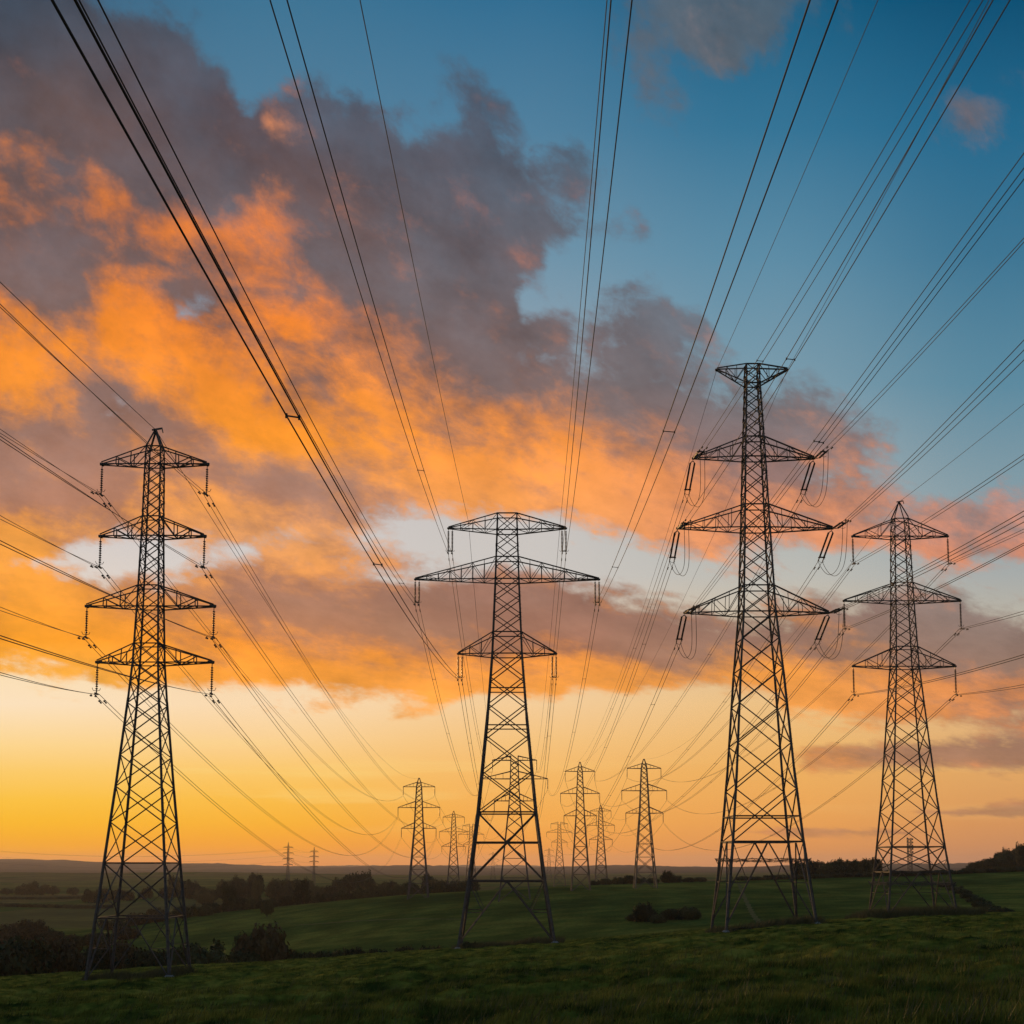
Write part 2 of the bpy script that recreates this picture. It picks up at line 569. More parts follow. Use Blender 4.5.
TCOL = [-300, 0, 100, 200, 300, 400, 500, 580, 700, 850, 1024, 1350]
CREST = [988, 977, 971, 965, 960, 952, 945, 940, 930, 918, 911, 900]
TD = [200, 260, 350, 430, 520, 600, 750, 1000, 1800, 2600, 3800, 8000, 9500, 13000]
TROW = {
    -300: [1000, 990, 975, 962, 950, 942, 928, 910, 890, 873, 877.0, 856, 858, 866],
    0:    [986, 976, 962, 952, 940, 934, 919, 905, 886, 871.5, 877.0, 858, 860, 866],
    100:  [982, 974, 960, 949, 936, 929, 925, 905, 886, 872.5, 878.0, 861, 863, 866],
    200:  [978, 971, 955, 936, 920, 914, 917, 898, 882, 871, 877.0, 864.5, 866, 867],
    300:  [974, 967, 946, 925, 911, 905.5, 908, 896, 883, 873, 878.0, 867, 868, 867],
    400:  [970, 958, 928, 909, 898, 895, 899, 892, 883, 874.5, 878.0, 866, 867, 867],
    500:  [962, 949, 920, 902, 890.5, 889, 893, 889, 882, 876, 875, 868.5, 869, 867],
    580:  [954, 940, 912, 895, 885.5, 885, 888, 886, 881, 876, 874, 868, 869, 867],
    700:  [938, 928, 906, 893, 883.5, 881.5, 884, 882, 878, 875, 873, 866.5, 868, 867],
    850:  [926, 917, 901, 889, 880, 876, 877, 877, 876, 874, 872, 864, 866, 867],
    1024: [916, 912, 896, 883, 873, 870, 867, 867.5, 870, 870, 870, 864, 866, 867],
    1350: [905, 900, 886, 874, 864, 860, 858, 858, 864, 864, 866, 862, 866, 867],
}
KN = 2200.0
_ld = np.linspace(math.log(4.0), math.log(13000.0), 800)
_px = np.linspace(-300, 1350, 166)
_tab = np.zeros((len(TCOL), len(_ld)))
for _i, _c in enumerate(TCOL):
    dd = np.exp(_ld)
    near_r = CREST[_i] + KN * (1 / np.minimum(dd, 150) - 1 / 150.0)
    dk = [150.0] + TD
    rk = [CREST[_i]] + TROW[_c]
    far_r = np.interp(_ld, np.log(dk), rk)
    _tab[_i] = np.where(dd < 150, near_r, far_r)
_kern = np.ones(9) / 9.0
_pad = np.pad(_tab, ((0, 0), (4, 4)), mode='edge')
_sm = np.array([np.convolve(r, _kern, 'valid') for r in _pad])
_w = np.clip((_ld - math.log(125)) / 0.15, 0, 1)
_tab = _tab * (1 - _w) + _sm * _w
_full = np.array([np.interp(_px, TCOL, _tab[:, j]) for j in range(len(_ld))]).T      # px x d
_k2 = np.exp(-0.5 * (np.arange(-8, 9) / 3.2) ** 2)
_k2 /= _k2.sum()
_fp = np.pad(_full, ((8, 8), (0, 0)), mode='edge')
_full = np.array([np.convolve(_fp[:, j], _k2, 'valid') for j in range(len(_ld))]).T


def _slope_np(py):
    v = (CY - py) / F
    return (SP + v * CP) / (CP - v * SP)


def terrain(x, y, bumps=True):
    x, y = np.asarray(x, float), np.asarray(y, float)
    r = np.hypot(x, y)
    ang = np.arctan2(x, np.maximum(y, 1e-6))
    ang = np.where(y > 0, ang, np.sign(x) * math.pi / 2)
    px = 512 + F * np.tan(np.clip(ang, -0.62, 0.62))
    d = np.where(y > 0.5 * r, y, 0.5 * r)
    d = np.clip(d, 4.0, 12900.0)
    a = np.clip((px + 300) / 10.0, 0, len(_px) - 1.001)
    b = np.clip((np.log(d) - _ld[0]) / (_ld[1] - _ld[0]), 0, len(_ld) - 1.001)
    i, j = a.astype(int), b.astype(int)
    fa, fb = a - i, b - j
    row = (_full[i, j] * (1 - fa) + _full[i + 1, j] * fa) * (1 - fb) + (_full[i, j + 1] * (1 - fa) + _full[i + 1, j + 1] * fa) * fb
    z = _slope_np(row) * d
    t = np.clip((math.pi / 2 - 0.25 - np.abs(np.arctan2(x, y))) / 0.7, 0, 1)
    t = t * t * (3 - 2 * t)
    z = np.where(r < 6, -1.72 + (z + 1.72) * np.clip(r / 6, 0, 1), z)
    z = z * t + (1 - t) * (-1.72 - 0.012 * np.minimum(r, 400))
    # rolling of the land
    z = z + np.clip((r - 250) / 300, 0, 1) * (vnoise(x / 90, y / 90, 3) * 1.1 + vnoise(x / 33, y / 33, 5) * 0.35)
    z = z + np.clip((r - 5000) / 2500, 0, 1) * (vnoise(x / 620, y / 1500, 8) * 40.0 + vnoise(x / 120, y / 500, 9) * 11.0 + vnoise(x / 38, y / 260, 10) * 8.0)
    z = z + np.clip((170 - r) / 60, 0, 1) * vnoise(x / 14, y / 14, 21) * 0.3
    if bumps:
        wn = np.clip((200 - r) / 90, 0, 1)
        h = np.maximum(vnoise(x / 2.1 + 3, y / 1.6, 12) + 0.5 * vnoise(x / 0.8, y / 0.7, 14), -0.30) * 0.46 + vnoise(x / 0.34, y / 0.3, 15) * 0.08 + vnoise(x / 5.5, y / 4.0, 16) * 0.22
        z = z + wn * h
    return z


def tz(x, y):
    return float(terrain(np.array([x]), np.array([y]), False)[0])


def ground_at(px, d):
    x = side(px, HORIZON) * d
    return Vector((x, d, tz(x, d)))


def make_ground():
    a1 = np.linspace(-0.47, 0.47, 640)
    a2 = np.linspace(0.47, 2 * math.pi - 0.47, 74)[1:-1]
    ang = np.concatenate([a1, a2])
    rad = np.concatenate([[0.6, 2, 4, 7, 9, 11], np.arange(12, 60, 0.2), np.arange(60, 165, 0.42), np.exp(np.linspace(math.log(166), math.log(13500), 230))])
    A, R = np.meshgrid(ang, rad, indexing='ij')
    x, y = np.sin(A) * R, np.cos(A) * R
    z = terrain(x, y)
    v = np.stack([x, y, z], -1).reshape(-1, 3)
    na, nr = len(ang), len(rad)
    i = np.arange(na)[:, None]
    j = np.arange(nr - 1)[None, :]
    i2 = (i + 1) % na
    f = np.stack([i * nr + j + 0 * i2, i * nr + j + 1 + 0 * i2, i2 * nr + j + 1, i2 * nr + j], -1).reshape(-1, 4)
    v = np.vstack([v, [[0, 0, -1.72]]])
    c = len(v) - 1
    ii = np.arange(na)
    cap = np.stack([np.full(na, c), ii * nr, ((ii + 1) % na) * nr, ((ii + 1) % na) * nr], -1)
    me = np_mesh('ground', v, f[:, ::-1] if False else f, M_GROUND, True)
    o = bpy.data.objects.new('ground', me)
    COL.objects.link(o)
    setp(o, 'dark green rolling pasture with far wooded ridge', None, None, 'structure')
    return o


make_ground()

# ------------------------------------------------------------------ pylons
ORD = {4: ['top', 'second', 'third', 'lowest'], 3: ['top', 'middle', 'lowest']}


class Pylon:
    """everything in the pylon's own frame (origin: base centre on the ground)"""


def lathe_string(mb, a, b, r=0.13, pitch=0.17):
    a, b = Vector(a), Vector(b)
    L = (b - a).length
    n = max(4, int(L / pitch))
    pts, rr = [], []
    for k in range(n):
        for t, q_ in ((0.0, 0.05), (0.3, 1.0), (0.55, 0.95), (0.75, 0.35)):
            u = (k + t) / n
            pts.append(a + (b - a) * u)
            rr.append(max(0.03, r * q_))
    pts.append(b)
    rr.append(0.03)
    mb.tube(pts, rr, 7)


def pylon(name, label, d, base, prof, factor, arms, panels, ratio, apex=None, string=2.4, double=0.0, strain=False, legw=0.24, guard=None, group=None):
    """prof: [(row, outer half width px)]; arms: [(row_tip, row_bottom_at_body, row_top_at_body, tip_left_px, tip_right_px, hangs)]"""
    T = Pylon()
    g = at(base[0], base[1], d)
    gx = g.x
    gz = tz(gx, d)
    root = empty(name, (gx, d, gz))
    setp(root, label, 'pylon', group)
    T.root, T.o = root, Vector((gx, d, gz))
    H = lambda row: slope(row) * d - gz
    pxm = d / F
    ks = sorted([(H(r), w / factor * pxm) for r, w in prof])
    hs = [k[0] for k in ks]
    ws = [k[1] for k in ks]
    k0 = (ws[1] - ws[0]) / (hs[1] - hs[0])

    def hw(h):
        if h < hs[0]:
            return ws[0] + (h - hs[0]) * k0
        return float(np.interp(h, hs, ws))
    T.hw = hw
    top = hs[-1]
    # legs run down to the ground under each corner
    C4 = [(-1, -1), (1, -1), (1, 1), (-1, 1)]
    foot = {}
    for sx, sy in C4:
        h = 0.0
        for _ in range(6):
            w = hw(h)
            h = tz(gx + sx * w, d + sy * w) - gz
        foot[(sx, sy)] = h
    lo = max(foot.values())
    brk = sorted(set([min(foot.values())] + hs[1:]))
    for c in C4:
        mb = MB()
        pts = [foot[c] - 0.25] + [h for h in hs if h > foot[c] + 1.0]
        for a, b in zip(pts[:-1], pts[1:]):
            fr = a / top
            w = legw * (1 - 0.55 * fr)
            mb.angle((c[0] * hw(a), c[1] * hw(a), a), (c[0] * hw(b), c[1] * hw(b), b), w, 0.3)
            mb.bar((c[0] * hw(a), c[1] * hw(a), a), (c[0] * hw(b), c[1] * hw(b), b), w * 0.55)
        # step bolts on one leg
        if c == (1, -1):
            hh = lo + 3.0
            while hh < top - 1:
                w = hw(hh)
                mb.bar((w, -w, hh), (w + 0.18, -w - 0.02, hh), 0.022)
                hh += 0.45
        mb.build('leg', M_STEEL, root)
        fb = MB()
        w = hw(foot[c])
        p = Vector((c[0] * w, c[1] * w, foot[c]))
        fb.tube([p + Vector((0, 0, -0.6)), p + Vector((0, 0, 0.10)), p + Vector((0, 0, 0.26))], [0.42, 0.40, 0.24], 10)
        fb.build('footing', M_CONC, root)
    # bracing
    mb = MB()

    def faces(h0, h1):
        a, b = hw(h0), hw(h1)
        for k in range(4):
            c, e = C4[k], C4[(k + 1) % 4]
            yield (Vector((c[0] * a, c[1] * a, h0)), Vector((e[0] * a, e[1] * a, h0)), Vector((c[0] * b, c[1] * b, h1)), Vector((e[0] * b, e[1] * b, h1)))

    def ring(h, w):
        for a, b, _, _ in faces(h, h):
            mb.angle(a, b, w, 0.3)

    for h0, h1, typ in panels(H, lo):
        bw = legw * (0.46 - 0.17 * max(0, h0) / top)
        if typ == 'X*':
            n = max(1, round((h1 - h0) / (ratio * (hw(h0) + hw(h1)))))
            r_ = (hw(h1) / hw(h0)) ** (1.0 / n)
            seg = [r_ ** i for i in range(n)]
            acc = h0
            hh = [h0]
            for s in seg:
                acc += (h1 - h0) * s / sum(seg)
                hh.append(acc)
            for a, b in zip(hh[:-1], hh[1:]):
                for p, q2, r2, s2 in faces(a, b):
                    mb.angle(p, s2, bw, 0.3)
                    mb.angle(q2, r2, bw, 0.3)
                    for g_, up_ in ((p, r2), (q2, s2)):
                        gd = (up_ - g_).normalized()
                        mb.bar(g_ - gd * legw * 0.6, g_ + gd * legw * 0.6, legw * 0.68)
        elif typ == 'XH':
            for p, q2, r2, s2 in faces(h0, h1):
                mb.angle(p, s2, bw * 1.15, 0.3)
                mb.angle(q2, r2, bw * 1.15, 0.3)
                # redundant members from the leg to the crossing diagonals
                m1, m2 = (p + r2) / 2, (q2 + s2) / 2
                c = (p + s2) * 0.5
                mb.angle(m1, (p * 0.5 + c * 0.5), bw * 0.6, 0.3)
                mb.angle(m2, (q2 * 0.5 + c * 0.5), bw * 0.6, 0.3)
            ring(h1, bw * 1.3)
        elif typ == 'XM':
            for p, q2, r2, s2 in faces(h0, h1):
                mb.angle(p, s2, bw * 1.15, 0.3)
                mb.angle(q2, r2, bw * 1.15, 0.3)
            ring(h1, bw * 1.3)
            # a horizontal through the crossing
            wa, wb = hw(h0), hw(h1)
            hc = h0 + (h1 - h0) * wa / (wa + wb)
            ring(hc, bw * 1.2)
        elif typ == 'A':
            for p, q2, r2, s2 in faces(h0, h1):
                m = (r2 + s2) / 2
                mb.angle(m, p, bw * 1.1, 0.3)
                mb.angle(m, q2, bw * 1.1, 0.3)
                for a, top_, leg0 in ((p, r2, p), (q2, s2, q2)):
                    dm = m * 0.5 + a * 0.5
                    lm = top_ * 0.5 + a * 0.5
                    mb.angle(dm, lm, bw * 0.6, 0.3)
                    mb.angle(dm, top_, bw * 0.6, 0.3)
            ring(h1, bw * 1.35)
        elif typ == 'R':
            ring(h0, bw * 1.2)
    for (rt, rb, ru, xl, xr, hang) in arms:
        for r_ in (rb, ru):
            ring(H(r_), legw * 0.45)
    T.brace = mb.build('lattice_bracing', M_STEEL, root)
    # crossarms and what hangs from them
    T.clamp = {}
    names = ['top', 'second', 'third', 'lowest'] if len([a for a in arms if a[5]]) == 4 else ['top', 'middle', 'lowest']
    li = 0
    T.tip = {}
    for (rt, rb, ru, xl, xr, hang) in arms:
        hb, hu, ht = H(rb), H(ru), H(rt)
        for sgn, half in ((-1, xl), (1, xr)):
            L = half * pxm
            mb = MB()
            b0, b1 = hw(hb), hw(hu)
            tw = 0.16
            cw = min(0.115, legw * 0.48)
            lowc, upc = [], []
            for sy in (-1, 1):
                lowc.append((Vector((sgn * b0, sy * b0, hb)), Vector((sgn * L, sy * tw, ht))))
                upc.append((Vector((sgn * b1, sy * b1, hu)), Vector((sgn * L, sy * tw, ht + (0.12 if hu > ht else -0.05)))))
            for a, b in lowc + upc:
                mb.angle(a, b, cw, 0.35)
                mb.bar(a, b, cw * 0.5)
            n = max(3, int((L - b0) / 1.15))
            for sy in (0, 1):
                for i in range(n):
                    t0, t1 = i / n, (i + 1) / n
                    la, lb = lowc[sy][0].lerp(lowc[sy][1], t0), lowc[sy][0].lerp(lowc[sy][1], t1)
                    ua, ub = upc[sy][0].lerp(upc[sy][1], t0), upc[sy][0].lerp(upc[sy][1], t1)
                    if i < n - 1:
                        mb.angle(lb, ub, 0.06, 0.3)
                        mb.angle(ua if i % 2 == 0 else la, lb if i % 2 == 0 else ub, 0.06, 0.3)
            for i in range(n):
                t0, t1 = i / n, (i + 1) / n
                a, b = lowc[i % 2][0].lerp(lowc[i % 2][1], t0), lowc[1 - i % 2][0].lerp(lowc[1 - i % 2][1], t1)
                mb.angle(a, b, 0.06, 0.3)
                mb.angle(lowc[0][0].lerp(lowc[0][1], t1), lowc[1][0].lerp(lowc[1][1], t1), 0.05, 0.3)
            mb.bar((sgn * L, -0.22, ht), (sgn * L, 0.22, ht), 0.14)
            mb.bar((sgn * (L - 0.3), 0, ht + 0.04), (sgn * (L + 0.14), 0, ht + 0.02), 0.16)
            arm = mb.build('crossarm', M_STEEL, root)
            T.tip[(names[li] if hang else 'peak', sgn)] = Vector((sgn * L, 0, ht))
            if not hang:
                continue
            key = (names[li], sgn)
            if strain:
                # tension strings lie along the cables, one pair to each side, joined by drooping jumpers
                near = Vector((sgn * L + 0.2, -0.2, ht - 0.05))
                far = Vector((sgn * L, 0.3, ht - 0.12))
                ends = {}
                for tag_, st_, dv in (('near', near, Vector((0.12, -2.3, -0.12))), ('far', far, Vector((0.05, 4.2, -1.55)))):
                    s = MB()
                    for o2 in (-0.21, 0.21):
                        a = st_ + Vector((o2, 0, 0)) + dv * 0.08
                        b = st_ + Vector((o2, 0, 0)) + dv
                        s.bar(st_, a, 0.06)
                        lathe_string(s, a, b, 0.098, 0.17)
                    ins = s.build('insulator_string', M_INS, root)
                    c = MB()
                    e0 = st_ + dv
                    u = dv.normalized()
                    c.bar(e0 + Vector((-0.34, 0, 0)), e0 + Vector((0.34, 0, 0)), 0.09)
                    for o2 in (-0.22, 0.22):
                        c.bar(e0 + Vector((o2, 0, 0)), e0 + Vector((o2, 0, 0)) + u * 0.7, 0.08)
                    c.tube([e0 + Vector((0, 0, -0.2)) + Vector((0.3 * math.cos(a_), 0.0, 0.3 * math.sin(a_))) for a_ in np.linspace(0, 5.6, 12)], 0.02, 5)
                    c.build('tension_clamp', M_STEEL, ins)
                    ends[tag_] = e0 + u * 0.7
                T.clamp[key] = {'near': ends['near'], 'far': ends['far'], 'sep': 0.42}
                for o2 in (-0.2, 0.2):
                    j = MB()
                    a, b = ends['far'] + Vector((o2, 0, 0)), ends['near'] + Vector((o2, 0, 0))
                    pts = []
                    for i in range(25):
                        t = i / 24
                        p = a.lerp(b, t)
                        p.z -= 2.7 * (1 - abs(2 * t - 1) ** 2.6) * (1.0 + 0.12 * o2)
                        p.x += 0.55 * math.sin(math.pi * t)
                        pts.append(p)
                    j.tube(pts, 0.024, 6)
                    j.build('jumper_cable', M_WIRE, root)
            else:
                offs = (-double / 2, double / 2) if double else (0.0,)
                ends = []
                for o2 in offs:
                    s = MB()
                    tx = sgn * L - sgn * (double / 2) + o2
                    a = Vector((tx, 0, ht - 0.05))
                    b = Vector((tx, 0, ht - 0.05 - string))
                    s.bar(a, a - Vector((0, 0, 0.25)), 0.05)
                    lathe_string(s, a - Vector((0, 0, 0.25)), b, min(0.12, 0.052 * string), 0.145)
                    ins = s.build('insulator_string', M_INS, root)
                    c = MB()
                    c.bar(b, b - Vector((0, 0, 0.22)), 0.06)
                    c.bar(b + Vector((0, -0.3, -0.24)), b + Vector((0, 0.3, -0.24)), 0.10)
                    # arcing horns, top and bottom
                    c.tube([b + Vector((0, 0, -0.05)), b + Vector((0.22 * sgn, 0, -0.02)), b + Vector((0.3 * sgn, 0, 0.16))], 0.02, 5)
                    c.tube([b + Vector((0, 0, -0.05)), b + Vector((-0.2 * sgn, 0, -0.02)), b + Vector((-0.26 * sgn, 0, 0.12))], 0.02, 5)
                    c.build('suspension_clamp', M_STEEL, ins)
                    ends.append(b - Vector((0, 0, 0.26)))
                if double:
                    c = MB()
                    c.bar(ends[0] + Vector((0, 0, 0.28)), ends[1] + Vector((0, 0, 0.28)), 0.08)
                    c.build('yoke_plate', M_STEEL, root)
                mid = (ends[0] + ends[-1]) / 2
                T.clamp[key] = {'near': mid, 'far': mid, 'sep': double if double else 0.34}
        if hang:
            li += 1
    if apex is not None:
        mb = MB()
        ha = H(apex)
        w = hw(top)
        for c in C4:
            mb.angle((c[0] * w, c[1] * w, top), (0, c[1] * 0.08, ha), 0.10, 0.35)
        mb.bar((-0.25, 0, ha), (0.45, 0, ha + 0.12), 0.10)
        mb.bar((0, -0.35, ha - 0.05), (0, 0.35, ha - 0.05), 0.09)
        mb.bar((0.42, 0, ha + 0.12), (0.5, 0, ha - 0.2), 0.06)
        mb.build('earth_wire_peak', M_STEEL, root)
        T.clamp[('peak', 0)] = {'near': Vector((0, 0, ha)), 'far': Vector((0, 0, ha)), 'sep': 0}
    if guard is not None:
        hg = H(guard) if guard > 5 else lo + 3.0
        mb = MB()
        w = hw(hg)
        for e in (0.06, 0.18, 0.30):
            for k in range(4):
                c, f = C4[k], C4[(k + 1) % 4]
                ww = w + e
                pa, pb = Vector((c[0] * ww, c[1] * ww, hg + e * 0.9)), Vector((f[0] * ww, f[1] * ww, hg + e * 0.9))
                n = 14
                pts = [pa.lerp(pb, i / n) + Vector((0, 0, random.uniform(-0.06, 0.06))) for i in range(n + 1)]
                mb.tube(pts, 0.022, 4)
                for p in pts[1:-1]:
                    for _ in range(2):
                        v = Vector((random.uniform(-1, 1), random.uniform(-1, 1), random.uniform(-1, 1))).normalized() * 0.11
                        mb.bar(p - v, p + v, 0.016)
        for c in C4:
            o2 = Vector((c[0] * w, c[1] * w, hg))
            mb.bar(o2, o2 + Vector((c[0] * 0.34, c[1] * 0.34, 0.34)), 0.06)
            mb.bar(o2 + Vector((0, 0, -0.4)), o2 + Vector((c[0] * 0.3, c[1] * 0.3, 0.28)), 0.05)
        mb.build('barbed_wire_guard', M_STEEL, root)
    return T


# the line at the left: pointed top, four arm levels
T1 = pylon('lattice_pylon', 'large steel pylon with four arm levels and pointed top at the far left', 84, (139.5, 981),
           [(448, 9.3), (465, 10), (530, 11.2), (607, 13.8), (663, 16.3), (700, 19.7), (790, 29.5), (850, 36.6), (890, 41), (980, 52)], 1.29,
           [(464.5, 466, 448, 54, 54, True), (536.5, 537.5, 518, 53, 53, True), (606.5, 608, 587, 64.5, 64.5, True), (662.5, 664, 645, 52, 64, True)],
           lambda H, lo: [(lo, H(917), 'A'), (H(917), H(863), 'XH'), (H(863), H(664), 'X*'), (H(664), H(608), 'X*'), (H(608), H(537.5), 'X*'), (H(537.5), H(466), 'X*'), (H(466), H(448), 'X*')],
           0.72, apex=430, string=1.8, legw=0.165, guard=None, group='large pylons in the near row')
# centre: flat top, wide middle arm
T2 = pylon('lattice_pylon', 'large flat-topped steel pylon with its widest arm in the middle, left of centre', 135, (507, 946),
           [(515, 9.8), (582, 12), (655, 15), (715, 19.5), (815, 29), (881, 37), (948, 47)], 1.0,
           [(528.5, 532, 515.5, 60, 60, True), (579.5, 581, 559, 93.5, 93.5, True), (654, 655.5, 634, 49.5, 49.5, True)],
           lambda H, lo: [(lo, H(881), 'A'), (H(881), H(813), 'XM'), (H(813), H(655.5), 'X*'), (H(655.5), H(581), 'X*'), (H(581), H(532), 'X*'), (H(532), H(515.5), 'X*'), (H(727), 0, 'R'), (H(690), 0, 'R')],
           0.66, string=2.45, double=0.42, legw=0.27, group='large pylons in the near row')
# tallest: tension pylon with a T head and slanting strings
T3 = pylon('lattice_pylon', 'tallest steel pylon with a T-shaped head and slanting paired insulators', 117, (763, 929),
           [(366, 7.8), (385, 8.2), (458, 12), (527, 15), (612, 19), (675, 25.5), (770, 33.5), (842, 41), (932, 53)], 1.2,
           [(370, 385, 366, 36.5, 36.5, False), (458.5, 459, 439, 62, 62, True), (528.5, 530, 507, 79, 79, True), (613, 614, 588, 73, 73, True)],
           lambda H, lo: [(lo, H(842), 'A'), (H(842), H(614), 'X*'), (H(614), H(530), 'X*'), (H(530), H(459), 'X*'), (H(459), H(385), 'X*'), (H(385), H(366), 'X*'), (H(817), 0, 'R'), (H(588), 0, 'R')],
           0.74, strain=True, legw=0.25, guard=862, group='large pylons in the near row')
# right: pointed top, three arm levels
T4 = pylon('lattice_pylon', 'large steel pylon with three arm levels and pointed top nearest the right edge', 130, (912, 912),
           [(518, 8.7), (537, 9.8), (602, 11.8), (667, 14.8), (740, 22), (800, 28), (855, 35), (913, 43.5)], 1.31,
           [(536.5, 538, 520, 48.5, 48.5, True), (601, 602.5, 584, 59, 59, True), (666.5, 668, 648, 51.5, 51.5, True)],
           lambda H, lo: [(lo, H(872), 'A'), (H(872), H(847), 'XH'), (H(847), H(668), 'X*'), (H(668), H(602.5), 'X*'), (H(602.5), H(538), 'X*'), (H(538), H(520), 'X*')],
           0.68, apex=502, string=2.6, legw=0.2, guard=885, group='large pylons in the near row')

# ------------------------------------------------------------------ distant pylons: two kinds, built once and copied


def small_pylon(name, kind):
    """46 m pylon in metres; kind 'point', 'flat' or 'comb'"""
    root = empty(name, (0, 0, 0))
    Hh = 46.0
    if kind == 'point':
        prof = [(-4, 4.4), (0, 3.9), (26.5, 1.75), (34.5, 1.4), (42.5, 1.0), (44, 0.75), (46, 0.12)]
        arms = [(42.6, 44.4, 6.2), (34.6, 37.0, 8.2), (26.6, 28.8, 6.8)]
    elif kind == 'flat':
        prof = [(-4, 5.2), (0, 4.7), (30, 1.7), (38, 1.3), (46, 1.1)]
        arms = [(44.6, 46.0, 6.8), (38.6, 41, 10.2), (31.5, 33.8, 6.2)]
    else:
        prof = [(-4, 2.6), (0, 2.3), (20, 1.2), (40, 0.8), (46, 0.2)]
        arms = [(41, 42.2, 6), (35, 36.2, 7), (29, 30.2, 7), (23, 24.2, 6)]
    hs = [p[0] for p in prof]
    ws = [p[1] for p in prof]
    hw = lambda h: float(np.interp(h, hs, ws))
    C4 = [(-1, -1), (1, -1), (1, 1), (-1, 1)]
    for c in C4:
        mb = MB()
        for a, b in zip(hs[:-1], hs[1:]):
            mb.bar((c[0] * hw(a), c[1] * hw(a), a), (c[0] * hw(b), c[1] * hw(b), b), 0.40 if a < 25 else 0.30)
        mb.build('leg', M_STEEL, root)
    mb = MB()
    h = -0.5
    while h < Hh - 2.5:
        w = hw(h)
        h1 = min(Hh - 1.5, h + max(1.6, 1.55 * w))
        for k in range(4):
            c, e = C4[k], C4[(k + 1) % 4]
            a, b = hw(h), hw(h1)
            mb.bar((c[0] * a, c[1] * a, h), (e[0] * b, e[1] * b, h1), 0.17)
            mb.bar((e[0] * a, e[1] * a, h), (c[0] * b, c[1] * b, h1), 0.17)
            if h < 14:
                mb.bar((c[0] * b, c[1] * b, h1), (e[0] * b, e[1] * b, h1), 0.17)
        h = h1
    mb.build('lattice_bracing', M_STEEL, root)
    cl = {}
    nm = ['top', 'middle', 'lowest', 'foot']
    for i, (hb, hu, L) in enumerate(arms):
        for s in (-1, 1):
            mb = MB()
            for sy in (-1, 1):
                mb.bar((s * hw(hb), sy * hw(hb), hb), (s * L, 0, hb), 0.20 if kind != 'comb' else 0.55)
                mb.bar((s * hw(hu), sy * hw(hu), hu), (s * L, 0, hb + 0.1), 0.2)
            n = 4
            for j in range(1, n):
                t = j / n
                x = hw(hb) * (1 - t) + L * t
                mb.bar((s * x, 0, hb), (s * x, 0, hb + (hu - hb) * (1 - t)), 0.12)
            mb.build('crossarm', M_STEEL, root)
            mb = MB()
            sl = 3.3 if kind != 'comb' else 1.6
            lathe_string(mb, (s * L, 0, hb), (s * L, 0, hb - sl), 0.2, 0.33)
            mb.build('insulator_string', M_INS, root)
            cl[(nm[i], s)] = Vector((s * L, 0, hb - sl - 0.1))
    return root, cl


P_POINT, CL_POINT = small_pylon('distant_pylon', 'point')
P_FLAT, CL_FLAT = small_pylon('distant_pylon', 'flat')
P_COMB, CL_COMB = small_pylon('distant_pylon', 'comb')
_used = set()
GD = 'small pylons receding on the skyline'


def far_pylon(kind, px, row_top, row_base, d, label, xs=1.0):
    proto, cl = {'point': (P_POINT, CL_POINT), 'flat': (P_FLAT, CL_FLAT), 'comb': (P_COMB, CL_COMB)}[kind]
    if kind in _used:
        r = proto.copy()
        COL.objects.link(r)
        for ch in list(proto.children):
            c = ch.copy()
            COL.objects.link(c)
            c.parent = r
    else:
        r = proto
        _used.add(kind)
    x = side(px, HORIZON) * d
    g = tz(x, d)
    base = slope(row_base) * d
    if g < base:
        base = g
    top = slope(row_top) * d
    s = (top - base) / 46.0
    r.location = (x, d, base)
    r.scale = (s * xs, s * xs, s)
    setp(r, label, 'pylon', GD)
    o = Vector((x, d, base))
    return {k: o + Vector((v.x * s * xs, v.y * s * xs, v.z * s)) for k, v in cl.items()} | {('peak', 0): o + Vector((0, 0, 46 * s))}


D1 = far_pylon('point', 418.5, 778, 893, 512, 'small pylon standing alone left of the flat-topped pylon, on the field edge', 0.98)
D2 = far_pylon('point', 453.5, 811, 887, 775, 'fainter small pylon just left of the flat-topped pylon\'s leg', 0.95)
D3 = far_pylon('flat', 514.5, 756, 893, 433, 'flat-topped smaller pylon seen through the legs of the large flat-topped one', 1.05)
D4 = far_pylon('point', 580.5, 762, 885, 475, 'small pylon just right of the flat-topped pylon, taller than its faint neighbour', 0.86)
D5 = far_pylon('point', 601, 805, 882, 765, 'faint small pylon between the two taller small pylons right of centre', 0.95)
D6 = far_pylon('point', 645, 759, 881, 483, 'small pylon beside low bushes left of the tallest pylon', 0.98)
D7 = far_pylon('flat', 559.5, 822, 879, 1050, 'tiny faint pylon close beside the flat-topped pylon\'s right leg', 0.9)
D8 = far_pylon('flat', 471, 824, 884, 1050, 'tiny pylon half hidden by the flat-topped pylon\'s left leg', 0.9)
D9 = far_pylon('point', 549, 848, 879, 1700, 'tiniest pylon low in the haze right of the flat-topped pylon', 1.0)
D10 = far_pylon('point', 493, 852, 880, 1800, 'tiny pylon low in the haze between the flat-topped pylon\'s legs', 1.0)
D11 = far_pylon('comb', 288, 842.5, 874, 1500, 'tiny four-armed mast above the left wood, the left one of two', 0.8)
D12 = far_pylon('comb', 314, 847, 879, 1500, 'tiny four-armed mast above the left wood, the right one of two', 0.75)


